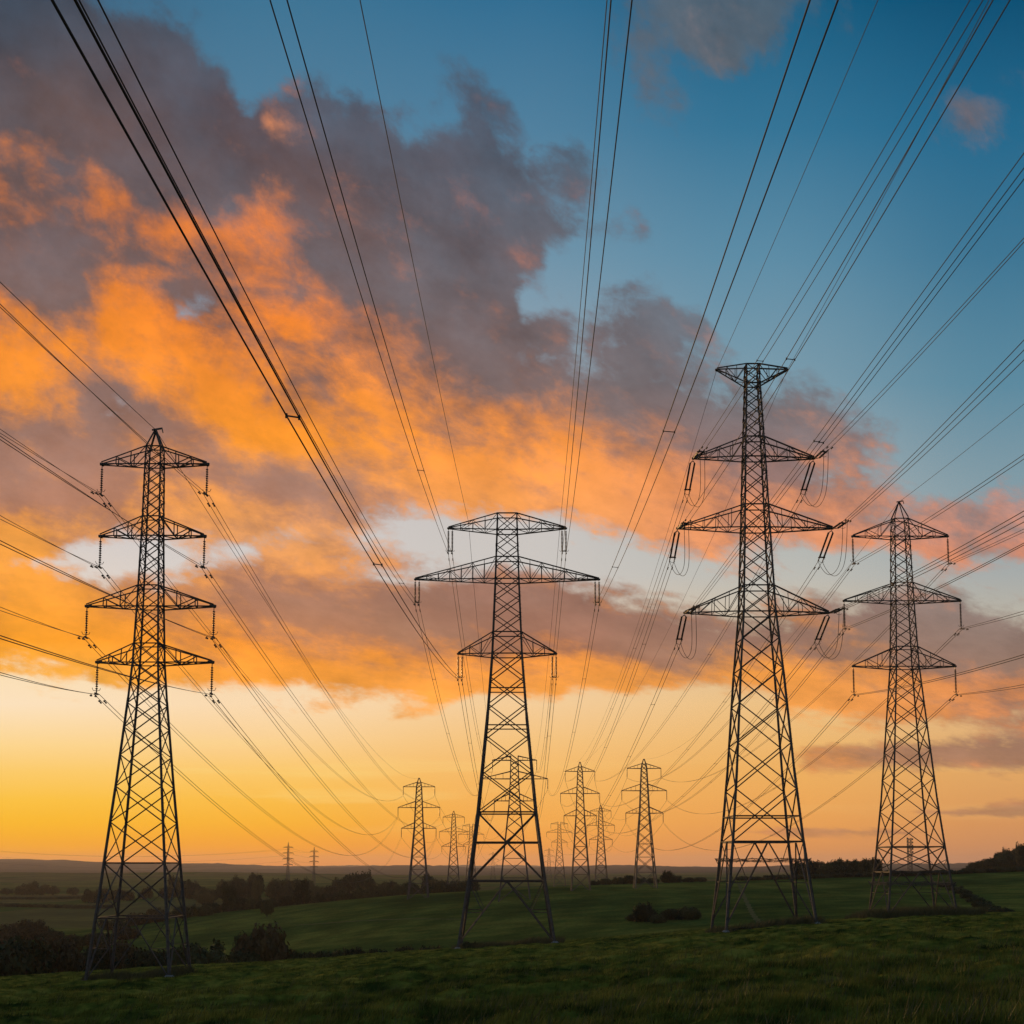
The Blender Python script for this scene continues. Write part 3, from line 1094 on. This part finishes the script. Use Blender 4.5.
def mast():
    d = 1300
    p = ground_at(910, d)
    top = slope(838) * d
    p.z = min(p.z, slope(872) * d)
    root = empty('radio_mast', p)
    setp(root, 'pale thin lattice mast seen through the rightmost pylon', 'mast')
    h = top - p.z
    mb = MB()
    for sx, sy in ((-1, -1), (1, -1), (1, 1), (-1, 1)):
        mb.bar((sx * 2.0, sy * 2.0, 0), (sx * 1.6, sy * 1.6, h), 0.5)
    mb.build('mast_legs', M_STEEL, root)
    mb = MB()
    for i in range(12):
        a, b = h * i / 12, h * (i + 1) / 12
        for sy in (-1.8, 1.8):
            mb.bar((-1.8, sy, a), (1.8, sy, b), 0.3)
            mb.bar((1.8, sy, a), (-1.8, sy, b), 0.3)
    mb.build('lattice_bracing', M_STEEL, root)
    mb = MB()
    for i in range(5):
        mb.bar((-2.6, -2.2, h * (0.6 + 0.09 * i)), (-2.6, -2.2, h * (0.65 + 0.09 * i)), 1.0)
        mb.bar((2.6, -2.2, h * (0.58 + 0.09 * i)), (2.6, -2.2, h * (0.63 + 0.09 * i)), 1.0)
    mb.build('antenna_panels', M_STEEL, root)


mast()

# ------------------------------------------------------------------ cables
RC = 0.027
SPAN = 330.0


def near_curve(P, ex, m=0.115):
    """parabola that leaves the clamp P with slope -m and passes the viewing ray of pixel ex; runs on behind the viewer"""
    rx, rz = side(*ex), slope(ex[1])
    k = m / SPAN

    def f(d):
        x = rx * d
        t = math.hypot(x - P.x, d - P.y)
        return rz * d - (P.z - m * t + k * t * t)
    lo, hi = 3.0, P.y - 0.5
    for _ in range(60):
        mid = (lo + hi) / 2
        if f(mid) > 0:
            hi = mid
        else:
            lo = mid
    d = (lo + hi) / 2
    u = Vector((rx * d - P.x, d - P.y, 0)).normalized()

    def at_t(t):
        p = P + u * t
        p.z = P.z - m * t + k * t * t
        return p
    return at_t, SPAN


def far_curve(P, Q, sag):
    L = (Q - P).length

    def at_t(t):
        s = t / L
        p = P.lerp(Q, s)
        p.z -= 4 * sag * s * (1 - s)
        return p
    return at_t, L


def run(at_t, L, n=60, pw=1.0):
    return [at_t(L * (i / n) ** pw) for i in range(n + 1)]


def damper(mb, fn, t):
    p, q2 = fn(t), fn(t + 0.1)
    u = (q2 - p).normalized()
    c = p - Vector((0, 0, 0.13))
    mb.bar(p, c, 0.05)
    mb.tube([c - u * 0.27, c - u * 0.14], 0.06, 6)
    mb.tube([c - u * 0.16, c + u * 0.16], 0.018, 5)
    mb.tube([c + u * 0.14, c + u * 0.27], 0.06, 6)


def bundle(label, curves, group, spacers=(), dampers=(1.6,), r=RC, n=70, pw=1.0, local=None):
    o0 = curves[0][0](0.0)
    root = empty('cable_bundle', o0)
    setp(root, label, 'power cable', group)
    for fn, L in curves:
        mb = MB()
        mb.tube([p - o0 for p in run(fn, L, n, pw)], r, 6)
        mb.build('conductor', M_WIRE, root)
    for t in spacers:
        for (fa, _), (fb, _) in zip(curves[:-1], curves[1:]):
            mb = MB()
            a, b = fa(t) - o0, fb(t) - o0
            mb.bar(a, b, 0.035)
            for p in (a, b):
                mb.bar(p - Vector((0, 0, 0.06)), p + Vector((0, 0, 0.06)), 0.055)
            mb.build('spacer', M_STEEL, root)
    if dampers:
        for fn, L in curves:
            mb = MB()
            for t in dampers:
                damper(mb, lambda s, fn=fn: fn(s) - o0, t)
            mb.build('vibration_damper', M_STEEL, root)
    return root


def single(name, label, fn, L, group, r=0.02, n=60, cat='power cable', pw=1.0):
    o0 = fn(0.0)
    mb = MB()
    mb.tube([p - o0 for p in run(fn, L, n, pw)], r, 5)
    o = mb.build(name, M_WIRE, None, o0)
    setp(o, label, cat, group)
    return o


def t_of_row(fn, L, row):
    """distance along a near cable at which it crosses a picture row"""
    best, bt = 1e9, 20
    for i in range(1, 400):
        t = L * i / 400.0
        p = fn(t)
        if p.y < 5:
            break
        e = abs(proj(p)[1] - row)
        if e < best:
            best, bt = e, t
    return bt


SN = {-1: 'left', 1: 'right'}
PN = {'T1': 'the four-level pylon', 'T2': 'the flat-topped pylon', 'T3': 'the tallest pylon', 'T4': 'the rightmost pylon'}
GN, GF = 'cables running overhead from the near pylons', 'cables running from the near pylons to the distant ones'


def near_set(tag, T, table):
    rad = {'T1': 0.016, 'T2': 0.023, 'T3': 0.022, 'T4': 0.022}[tag]
    for (lvl, s), exits, spc in table:
        taut = tag == 'T3' and (lvl, s) == ('lowest', -1)
        c = T.clamp[(lvl, s)]
        P = T.o + c['near']
        sep = c['sep']
        n = len(exits)
        cur = []
        for i, e in enumerate(exits):
            off = 0 if n == 1 else sep * (i / (n - 1) - 0.5)
            cur.append(near_curve(P + Vector((off, 0, -0.05 * i)), e, 0.01 if taut else 0.115))
        ts = [t_of_row(cur[0][0], cur[0][1], r) for r in spc]
        word = {1: 'cable', 2: 'cable pair', 3: 'triple cable'}[n]
        bundle(f'{word} from the {lvl} {SN[s]} arm of {PN[tag]} coming overhead', cur, GN, ts + [150.0, 220.0], (1.5,), 0.017 if taut else rad)


near_set('T1', T1, [
    (('top', -1), [(0, 429), (0, 433)], []), (('top', 1), [(0, 304), (0, 307)], []),
    (('second', -1), [(0, 515.5), (0, 519)], []), (('second', 1), [(0, 436), (0, 439.5)], []),
    (('third', -1), [(0, 607), (0, 610.5)], []), (('third', 1), [(0, 540.5), (0, 544)], []),
    (('lowest', -1), [(0, 672.5), (0, 675)], []), (('lowest', 1), [(0, 635.5), (0, 638.5)], []),
])
near_set('T2', T2, [
    (('top', -1), [(270, 0), (287, 0)], [469]), (('top', 1), [(611, 0), (632, 0)], []),
    (('middle', -1), [(79, 0), (98, 0)], [583]), (('middle', 1), [(810, 0), (838, 0)], [431, 567]),
    (('lowest', -1), [(52, 0), (75, 0)], [412, 565]),
])
near_set('T3', T3, [
    (('top', -1), [(970, 0), (983, 0)], [362]), (('middle', -1), [(993, 0), (1010, 0)], [360]), (('lowest', -1), [(1024, 153), (1024, 168), (1024, 179)], [441]),
    (('top', 1), [(1024, 238), (1024, 242)], []), (('middle', 1), [(1024, 340), (1024, 350), (1024, 360)], []), (('lowest', 1), [(1024, 511), (1024, 516), (1024, 522)], []),
])
near_set('T4', T4, [
    (('top', -1), [(1024, 454.5), (1024, 459)], []), (('top', 1), [(1024, 529), (1024, 532)], []),
    (('middle', -1), [(1024, 543), (1024, 545)], []), (('middle', 1), [(1024, 611), (1024, 614)], []),
    (('lowest', -1), [(1024, 654.5), (1024, 657)], []), (('lowest', 1), [(1024, 684.5), (1024, 687)], []),
])
for nm, T, key, tipkey, ex in (
        ('thin earth wire from the point of the four-level pylon to the left edge', T1, ('peak', 0), None, (0, 282)),
        ('thin earth wire from the point of the rightmost pylon to the right edge', T4, ('peak', 0), None, (1024, 404)),
        ('thin earth wire from the T-head\'s left tip of the tallest pylon overhead', T3, None, ('peak', -1), (878, 0)),
        ('thin earth wire from the T-head\'s right tip of the tallest pylon overhead', T3, None, ('peak', 1), (989, 0))):
    P = T.o + (T.clamp[key]['near'] if key else T.tip[tipkey])
    fn, L = near_curve(P, ex, 0.09)
    single('earth_wire', nm, fn, L, 'thin earth wires', 0.02)
hT2 = T2.tip[('top', -1)]
e2 = [T2.o + Vector((hT2.x * 0.66, 0, hT2.z + 0.75)), T2.o + Vector((-hT2.x * 0.9, 0, hT2.z + 0.35))]
for P, ex, nm in ((e2[0], (360, 0), 'left'), (e2[1], (607, 0), 'right')):
    fn, L = near_curve(P, ex, 0.09)
    single('earth_wire', f'thin earth wire from the {nm} top arm of the flat-topped pylon overhead', fn, L, 'thin earth wires', 0.02)


def far_set(tag, T, D, pairs, spacers=(40, 75, 120)):
    for (lvl, s), dk, sag in pairs:
        c = T.clamp[(lvl, s)]
        P = T.o + c['far']
        Q = D[dk]
        sep = c['sep']
        cur = [far_curve(P + Vector((o, 0, 0)), Q + Vector((o * 1.1, 0, 0)), sag) for o in (-sep / 2, sep / 2)]
        sp = [x + random.uniform(-8, 8) for x in spacers]
        bundle(f'cable pair from the {lvl} {SN[s]} arm of {PN[tag]} to a distant pylon', cur, GF, sp, (1.5,), 0.02 if tag == 'T1' else 0.026, 60, 1.25)


far_set('T1', T1, D1, [(('top', -1), ('top', -1), 9), (('top', 1), ('top', 1), 9), (('second', -1), ('middle', -1), 12), (('second', 1), ('middle', 1), 10),
                       (('third', -1), ('middle', -1), 15), (('third', 1), ('lowest', 1), 11), (('lowest', -1), ('lowest', -1), 15), (('lowest', 1), ('lowest', 1), 14)], ())
far_set('T2', T2, D3, [(('top', -1), ('top', -1), 8), (('top', 1), ('top', 1), 8), (('middle', -1), ('middle', -1), 9), (('middle', 1), ('middle', 1), 9),
                       (('lowest', -1), ('lowest', -1), 8), (('lowest', 1), ('lowest', 1), 8)], (35, 70, 110))
far_set('T3', T3, D4, [(('top', -1), ('top', -1), 8), (('top', 1), ('top', 1), 8), (('middle', -1), ('middle', -1), 9), (('middle', 1), ('middle', 1), 9),
                       (('lowest', -1), ('lowest', -1), 9), (('lowest', 1), ('lowest', 1), 9)], (30, 62, 105))
far_set('T4', T4, D6, [(('top', -1), ('top', -1), 9), (('top', 1), ('top', 1), 9), (('middle', -1), ('middle', -1), 11), (('middle', 1), ('middle', 1), 11),
                       (('lowest', -1), ('lowest', -1), 13), (('lowest', 1), ('lowest', 1), 13)], (60, 110))
for P, Q, nm in ((T1.o + T1.clamp[('peak', 0)]['far'], D1[('peak', 0)], 'point of the four-level pylon'), (T4.o + T4.clamp[('peak', 0)]['far'], D6[('peak', 0)], 'point of the rightmost pylon'),
                 (T3.o + T3.tip[('peak', -1)], D4[('peak', 0)] + Vector((-1, 0, 0)), 'left head tip of the tallest pylon'), (T3.o + T3.tip[('peak', 1)], D4[('peak', 0)] + Vector((1, 0, 0)), 'right head tip of the tallest pylon'),
                 (e2[0], D3[('top', -1)] + Vector((1, 0, 4)), 'left top arm of the flat-topped pylon'), (e2[1], D3[('top', 1)] + Vector((-1, 0, 4)), 'right top arm of the flat-topped pylon')):
    fn, L = far_curve(P, Q, 7)
    single('earth_wire', f'thin earth wire from the {nm} to the skyline', fn, L, 'thin earth wires', 0.02)
# spans between the distant pylons
for Da, Db, nm, sag in ((D1, D2, 'the lone left small pylon and its fainter neighbour', 6), (D3, D8, 'the small flat-topped pylon and the tiny one behind', 14),
                        (D4, D5, 'the two small pylons right of centre', 6), (D6, D5, 'the bushes\' small pylon and its faint neighbour', 7), (D5, D7, 'the faint small pylon and the tiniest ones', 6),
                        (D2, D8, 'the faint left small pylon and the tiny one', 6)):
    for k in [('top', -1), ('top', 1), ('middle', -1), ('middle', 1), ('lowest', -1), ('lowest', 1)]:
        fn, L = far_curve(Da[k], Db[k], sag)
        single('distant_cable', f'hair-thin sagging cable between {nm}', fn, L, f'cables between {nm}', 0.045, 24)
for k in [('top', -1), ('top', 1), ('middle', 1), ('lowest', 1)]:
    fn, L = far_curve(D11[k], D12[k], 1.0)
    single('distant_cable', 'hair-thin cable between the two tiny masts over the left wood', fn, L, 'cables between the tiny masts', 0.05, 12)
    fn, L = far_curve(D11[k], D11[k] + Vector((-330, -60, -2)), 8)
    single('distant_cable', 'hair-thin cable from the tiny left mast out past the left edge', fn, L, 'cables left of the tiny masts', 0.05, 24)

# ------------------------------------------------------------------ trees, bushes, hedges


def crown_mesh(name, lobes, n, leaf, mat, seed):
    rng = np.random.default_rng(seed)
    lob = np.array(lobes)                       # cx cy cz rx ry rz
    wgt = (lob[:, 3] * lob[:, 4] * lob[:, 5]) ** 0.67
    pick = rng.choice(len(lob), n, p=wgt / wgt.sum())
    d = rng.normal(size=(n, 3))
    d /= np.linalg.norm(d, axis=1)[:, None]
    r = rng.uniform(0.0, 1.0, n) ** 0.38
    r = r * (0.82 + 0.36 * rng.random(n))
    c = lob[pick, :3] + d * r[:, None] * lob[pick, 3:]
    c[:, 2] = np.maximum(c[:, 2], 0.02)
    nrm = d + rng.normal(size=(n, 3)) * 0.7
    nrm /= np.linalg.norm(nrm, axis=1)[:, None]
    ref = rng.normal(size=(n, 3))
    s = np.cross(nrm, ref)
    s /= np.linalg.norm(s, axis=1)[:, None] + 1e-9
    t = np.cross(nrm, s)
    sz = leaf * (0.55 + 0.9 * rng.random(n))[:, None]
    v = np.stack([c - s * sz * 0.6, c - t * sz, c + s * sz * 0.6, c + t * sz], 1).reshape(-1, 3)
    f = np.arange(n * 4).reshape(n, 4)
    return np_mesh(name, v, f, mat)


def rand_lobes(k, seed, z0, z1, spread):
    rng = np.random.default_rng(seed)
    out = []
    for i in range(k):
        a = rng.uniform(0, 2 * math.pi)
        rr = spread * math.sqrt(rng.random())
        h = rng.uniform(z0, z1)
        s = rng.uniform(0.24, 0.46)
        taper = 1.0 - 0.55 * max(0, (h - 0.5))
        out.append((math.cos(a) * rr * taper, math.sin(a) * rr * taper, h, s, s, s * rng.uniform(0.7, 0.95)))
    return out


PROTO = []


def make_plant(kind, seed, mat):
    root = empty('tree' if kind == 'tree' else 'bush', (0, 0, 0))
    if kind == 'tree':
        me = crown_mesh('crown', rand_lobes(14, seed, 0.30, 0.84, 0.64) + [(0, 0, 0.5, 0.6, 0.6, 0.42)], 3600, 0.060, mat, seed)
        mb = MB()
        mb.tube([(0, 0, -0.08), (0.01, 0, 0.2), (0.0, 0.02, 0.45), (0.02, 0, 0.75)], [0.07, 0.052, 0.04, 0.015], 7)
        for i in range(6):
            a = i * 1.05 + seed
            h = 0.25 + 0.06 * i
            mb.tube([(0, 0, h), (0.2 * math.cos(a), 0.2 * math.sin(a), h + 0.14), (0.42 * math.cos(a), 0.42 * math.sin(a), h + 0.24)], [0.026, 0.018, 0.006], 5)
        crown_name = 'crown'
    else:
        me = crown_mesh('foliage', rand_lobes(11, seed, 0.18, 0.62, 0.78) + [(0, 0, 0.32, 0.85, 0.85, 0.34)], 3400, 0.065, mat, seed)
        mb = MB()
        for i in range(5):
            a = i * 1.26 + seed
            mb.tube([(0.05 * math.cos(a), 0.05 * math.sin(a), -0.06), (0.2 * math.cos(a), 0.2 * math.sin(a), 0.3), (0.4 * math.cos(a), 0.4 * math.sin(a), 0.6)], [0.03, 0.02, 0.006], 5)
        crown_name = 'foliage'
    o = bpy.data.objects.new(crown_name, me)
    COL.objects.link(o)
    o.parent = root
    mb.build('trunk' if kind == 'tree' else 'stems', M_BARK, root)
    return root


def copy_thing(root):
    r = root.copy()
    COL.objects.link(r)
    for ch in list(root.children):
        c = ch.copy()
        COL.objects.link(c)
        c.parent = r
    return r


PL = {('bush', 0): [make_plant('bush', s, M_LEAF) for s in (3, 8)], ('bush', 1): [make_plant('bush', 21, M_RUST)],
      ('tree', 0): [make_plant('tree', s, M_LEAF) for s in (5, 13, 34)]}
_fresh = {id(r) for L in PL.values() for r in L}
_pi = 0


def plant(kind, px, d, h_px, hw_px, label, group, rust=0, row=None):
    global _pi
    L = PL[(kind, rust)]
    src = L[_pi % len(L)]
    _pi += 1
    if id(src) in _fresh:
        _fresh.discard(id(src))
        r = src
    else:
        r = copy_thing(src)
    p = ground_at(px, d)
    s = d / F
    z = p.z
    r.location = (p.x, d, z)
    r.scale = (hw_px * s, hw_px * s, h_px * s)
    r.rotation_euler = (0, 0, random.uniform(0, 6.28))
    setp(r, label, 'tree' if kind == 'tree' else 'bush', group)
    return r


def row_d(px, row, lo, hi):
    """distance, between lo and hi, at which the bare ground is seen at this row"""
    best, bd = 1e9, lo
    for i in range(200):
        d = lo + (hi - lo) * i / 199
        g = ground_at(px, d)
        e = abs(proj(g)[1] - row)
        if e < best:
            best, bd = e, d
    return bd


# dark thickets just over the brow, left
G1 = 'thicket bushes behind the brow at the left'
for px, d, h, w, ru, lab in (
        (-24, 190, 56, 36, 0, 'dark thicket bush cut by the left edge'),
        (24, 186, 54, 40, 0, 'broad black-green bush in the thicket at the left edge'),
        (64, 194, 48, 26, 1, 'brownish bush between the black bushes left of the four-level pylon'),
        (98, 205, 40, 28, 0, 'dark bush just behind the four-level pylon\'s left legs'),
        (152, 200, 36, 24, 0, 'low dark bush between the four-level pylon\'s legs'),
        (208, 190, 40, 30, 0, 'black rounded bush right of the four-level pylon\'s feet'),
        (246, 200, 30, 22, 0, 'low dark bush between the black rounded bush and the large rusty one'),
        (266, 205, 56, 30, 1, 'large rusty-brown bush right of the four-level pylon'),
        (256, 214, 50, 20, 0, 'dark bush standing behind the large rusty bush'),
        (122, 230, 40, 26, 1, 'brownish bush behind the four-level pylon\'s feet'),
        (180, 225, 34, 22, 0, 'dark bush behind the four-level pylon\'s right legs'),
):
    plant('bush', px, d, h, w, lab, G1, ru)
# hedge under the brow, centre left
G2 = 'hedge bushes in the dip left of the flat-topped pylon'
for i, px in enumerate(range(296, 462, 12)):
    plant('bush', px, 215, 26 - 0.5 * i + random.uniform(-3, 3), 14, 'low dark hedge bush in the dip before the middle field', G2)
# bushes below the middle field, right of centre
plant('bush', 646, 300, 23, 13, 'dark round bush at the foot of the middle field', 'bushes under the middle field')
plant('bush', 672, 300, 14, 14, 'low dark bush right of the round one under the middle field', 'bushes under the middle field')
plant('bush', 632, 306, 9, 9, 'small low bush left of the dark round bush under the middle field', 'bushes under the middle field')
plant('bush', 656, 292, 11, 9, 'small bush leaning on the right of the round bush under the middle field', 'bushes under the middle field')
plant('bush', 690, 296, 16, 12, 'outermost low bush next to the tallest pylon\'s left foot', 'bushes under the middle field')
# valley bushes farther left
G3 = 'bushes along the valley fields at the left'
for px, d, h, w, ru in ((4, 480, 30, 20, 1), (30, 500, 32, 24, 1), (56, 470, 22, 18, 0), (72, 430, 24, 16, 0), (98, 440, 22, 20, 0), (128, 460, 20, 18, 1), (42, 520, 20, 16, 0), (112, 540, 20, 16, 0),
                        (138, 560, 20, 16, 1), (160, 560, 22, 15, 1), (184, 570, 20, 15, 0), (202, 560, 20, 14, 0), (214, 600, 18, 12, 0), (150, 620, 16, 14, 0)):
    plant('bush', px, d, h * 0.72, w * 0.9, 'brown bush in the hazy valley behind the four-level pylon' if ru else 'dark green bush in the hazy valley behind the four-level pylon', G3 + (' (brown)' if ru else ' (green)'), ru)
plant('tree', 230, 600, 26, 11, 'round dark tree on the field edge right of the four-level pylon', 'single trees on field edges')
plant('tree', 268, 500, 17, 8, 'small round tree above the large rusty bush', 'single trees on field edges')
plant('tree', 303, 640, 24, 10, 'dark upright tree where the hedge starts on the middle hill', 'single trees on field edges')
G4 = 'hedge along the top of the middle hill, left'
for i, px in enumerate(list(range(232, 300, 11)) + list(range(312, 480, 10))):
    plant('bush', px, 690 if px > 300 else 660, random.uniform(11, 18), 10, 'dark hedge bush along the top of the middle hill', G4)
# wood belts behind
G5 = 'trees of the wood belt left of centre'
for i in range(30):
    px = random.uniform(182, 312)
    h = 15 + 8 * math.exp(-((px - 255) / 45) ** 2)
    plant('tree', px, random.uniform(900, 1080), h * random.uniform(0.6, 1.0), random.uniform(7, 13), 'dark round-crowned tree in the wood belt below the two tiny masts', G5)
G6 = 'trees of the clump left of the lone small pylon'
for px, h, w in ((340, 18, 11), (350, 22, 13), (362, 24, 13), (372, 20, 10), (384, 14, 9), (332, 13, 9), (395, 14, 9), (408, 13, 9), (428, 18, 9), (436, 15, 9), (444, 12, 8), (322, 12, 9), (456, 11, 8), (316, 14, 9)):
    plant('tree', px, random.uniform(840, 920), h, w, 'round tree of the clump around the lone left small pylon\'s foot', G6)
G7 = 'trees behind the four-level pylon'
for px, h, w in ((90, 13, 9), (104, 15, 10), (116, 12, 8), (176, 20, 10), (190, 18, 10), (168, 13, 9), (128, 10, 9), (146, 12, 9)):
    plant('tree', px, random.uniform(1000, 1100), h, w, 'hazy dark tree in the far valley behind the four-level pylon', G7)
G8 = 'hazy clump at the left'
for px, h, w in ((26, 11, 8), (34, 13, 8), (44, 10, 9), (54, 9, 8), (20, 8, 6), (74, 7, 8), (8, 7, 8)):
    plant('tree', px, 1350, h, w, 'hazy small tree of the clump near the left edge', G8)
# right: bushes at the foot of the small pylons, wood, hedge
G9 = 'bushes on the skyline of the middle hill'
for px, h, w in ((606, 8, 7), (617, 9, 8), (630, 11, 7), (640, 8, 7), (652, 7, 7), (666, 15, 8), (674, 9, 8), (688, 6, 9), (700, 6, 8), (596, 6, 6)):
    plant('bush', px, 600, h, w, 'low dark bush on the skyline left of the tallest pylon', G9)
G10 = 'wood on the skyline between the two right pylons'
for i in range(26):
    px = random.uniform(798, 880)
    plant('tree', px, random.uniform(640, 720), random.uniform(12, 17.5), random.uniform(8, 11), 'dark tree of the low wood between the two right pylons', G10)
G11 = 'hedge bushes at the back of the right field'
for px in range(792, 1060, 11):
    plant('bush', px, 560 if px < 900 else 535, random.uniform(5, 7.5), 10, 'dark hedge bush at the back of the right field', G11)
for px in range(742, 792, 10):
    plant('bush', px, 610, random.uniform(4, 6), 9, 'thin hedge bush on the skyline behind the tallest pylon', 'thin hedge behind the tallest pylon')
G12 = 'trees on the wooded knoll at the right edge'
for i in range(30):
    px = random.uniform(974, 1062)
    k = max(0.0, (px - 968) / 56)
    plant('tree', px, random.uniform(800, 880), 5 + 16 * min(1.3, k) * random.uniform(0.85, 1.1), random.uniform(7, 11), 'black tree on the wooded knoll at the right edge', G12)
G13 = 'hedge between the two fields at the right'
for i in range(9):
    t = i / 8
    plant('bush', 948 + 55 * t, 420 - 205 * t, 5 + 4 * t, 9 + 3 * t, 'dark bush of the diagonal hedge right of the rightmost pylon', G13)
G14 = 'hedge lines across the far left fields'
for i in range(18):
    plant('bush', -8 + 7 * i, 985 - 3 * i, 4.5, 6, 'tiny bush of the thin hedge across the far left fields', G14)
for i in range(16):
    plant('bush', -8 + 8 * i, 1200, 3.5, 6, 'tiny bush of the farthest hedge at the left', G14 + ' (farthest)')

# ------------------------------------------------------------------ paths: worn strips on the fields


def strip(name, label, pts, w):
    P = [ground_at(px, d) for px, d in pts]
    dense = []
    for a, b in zip(P[:-1], P[1:]):
        for i in range(14):
            q2 = a.lerp(b, i / 14)
            dense.append(q2)
    dense.append(P[-1])
    v, f = [], []
    for i, p in enumerate(dense):
        t = (dense[min(i + 1, len(dense) - 1)] - dense[max(i - 1, 0)])
        t.z = 0
        n = Vector((-t.y, t.x, 0)).normalized()
        ww = w * (1 + 0.35 * math.sin(i * 1.7))
        for k in (-1, 0, 1):
            x, y = p.x + n.x * k * ww / 2, p.y + n.y * k * ww / 2
            v.append((x, y, tz(x, y) + 0.10))
    for i in range(len(dense) - 1):
        for k in (0, 1):
            f.append((i * 3 + k, i * 3 + k + 1, i * 3 + k + 4, i * 3 + k + 3))
    o = bpy.data.objects.new(name, np_mesh(name, v, f, M_PATH, True))
    COL.objects.link(o)
    setp(o, label, None, None, 'structure')


strip('path', 'pale worn track down the middle field', [(738, 520), (742, 420), (748, 340), (752, 300), (760, 255)], 1.2)
strip('path', 'pale track along the lower middle field', [(300, 430), (350, 410), (410, 385), (470, 360)], 1.6)

# ------------------------------------------------------------------ grass
def grass(name, label, cx, cy, n, hmin, hmax, wid, mat, sampler, seed):
    rng = np.random.default_rng(seed)
    x, y = sampler(rng, n)
    z = terrain(x, y)
    nb_ = 5
    x, y, z = np.repeat(x, nb_), np.repeat(y, nb_), np.repeat(z, nb_)
    m = n * nb_
    x = x + rng.normal(size=m) * 0.05
    y = y + rng.normal(size=m) * 0.05
    clump = 0.55 + 0.9 * np.clip(vnoise(x / 1.7, y / 1.5, 31) + 0.5, 0, 1)
    h = rng.uniform(hmin, hmax, m) * clump
    a = rng.uniform(0, 2 * math.pi, m)
    w = wid * rng.uniform(0.6, 1.4, m)
    lean = h * rng.uniform(0.2, 0.9, m)
    la = rng.normal(0.6, 0.9, m)
    b = np.stack([x, y, z - 0.02], -1)
    s = np.stack([np.cos(a) * w, np.sin(a) * w, 0 * a], -1)
    tip = np.stack([x + np.cos(la) * lean, y + np.sin(la) * lean, z + h], -1)
    v = np.stack([b - s, b + s, tip], 1).reshape(-1, 3)
    f = np.arange(m * 3).reshape(m, 3)
    o = bpy.data.objects.new(name, np_mesh(name, v, f, mat))
    COL.objects.link(o)
    setp(o, label, None, None, 'stuff')
    return o


def wedge(rng, n):
    d = np.exp(rng.uniform(math.log(13.0), math.log(150.0), n))
    u = rng.uniform(-0.43, 0.43, n)
    return u * d, d


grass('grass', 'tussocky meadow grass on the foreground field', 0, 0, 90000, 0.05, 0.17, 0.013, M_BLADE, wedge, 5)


grass('tall_grass', 'sparse taller dry stems among the foreground meadow', 0, 0, 2600, 0.18, 0.42, 0.008, M_DRY, wedge, 9)


def around(T, rad, n, nm, h0, h1, seed):
    def smp(rng, k):
        w = T.hw(0) + rad
        return T.o.x + rng.uniform(-w, w, k), T.o.y + rng.uniform(-w * 0.9, w * 0.9, k)
    grass('rough_grass', nm, 0, 0, n, h0, h1, 0.025, M_DRY, smp, seed)


around(T1, 0.4, 1600, 'rough unmown grass under the four-level pylon', 0.15, 0.55, 1)
around(T2, 0.8, 2200, 'rough unmown grass under the flat-topped pylon', 0.2, 0.7, 2)
around(T3, 0.8, 2600, 'rough unmown grass under the tallest pylon', 0.2, 0.7, 3)
around(T4, 2.2, 4200, 'tall dry grass under the rightmost pylon', 0.3, 1.0, 4)
G15 = 'low scrub at the pylons\' feet'
for px, d, h, w, lab in ((470, 131, 9, 10, 'low dark scrub at the flat-topped pylon\'s left foot'), (543, 136, 6, 12, 'low dark scrub at the flat-topped pylon\'s right foot'),
                         (744, 113, 6, 16, 'low scrub between the tallest pylon\'s left feet'), (806, 118, 7, 13, 'low scrub at the tallest pylon\'s right foot'),
                         (896, 128, 8, 20, 'scrub between the rightmost pylon\'s feet'), (936, 130, 8, 18, 'scrub at the rightmost pylon\'s right foot'), (122, 83, 7, 14, 'low scrub under the four-level pylon')):
    plant('bush', px, d, h, w, lab, G15, 1 if px > 850 else 0)

# ------------------------------------------------------------------ haze: the evening air itself


def haze():
    x0, x1, y0, y1, z0, z1 = -14500, 14500, -14500, 14500, -170, 95
    mb = MB()
    mb.v = [Vector(p) for p in ((x0, y0, z0), (x1, y0, z0), (x1, y1, z0), (x0, y1, z0), (x0, y0, z1), (x1, y0, z1), (x1, y1, z1), (x0, y1, z1))]
    mb.f = [(3, 2, 1, 0), (4, 5, 6, 7), (0, 1, 5, 4), (1, 2, 6, 5), (2, 3, 7, 6), (3, 0, 4, 7)]
    m = bpy.data.materials.new('haze')
    m.use_nodes = True
    nt = m.node_tree
    nt.nodes.clear()
    pv = nt.nodes.new('ShaderNodeVolumePrincipled')
    pv.inputs['Color'].default_value = (0.92, 0.86, 0.84, 1)
    pv.inputs['Density'].default_value = 0.000045
    pv.inputs['Anisotropy'].default_value = 0.35
    out = nt.nodes.new('ShaderNodeOutputMaterial')
    nt.links.new(pv.outputs[0], out.inputs['Volume'])
    o = mb.build('haze', m)
    setp(o, 'thin evening haze over the valley', None, None, 'stuff')


haze()
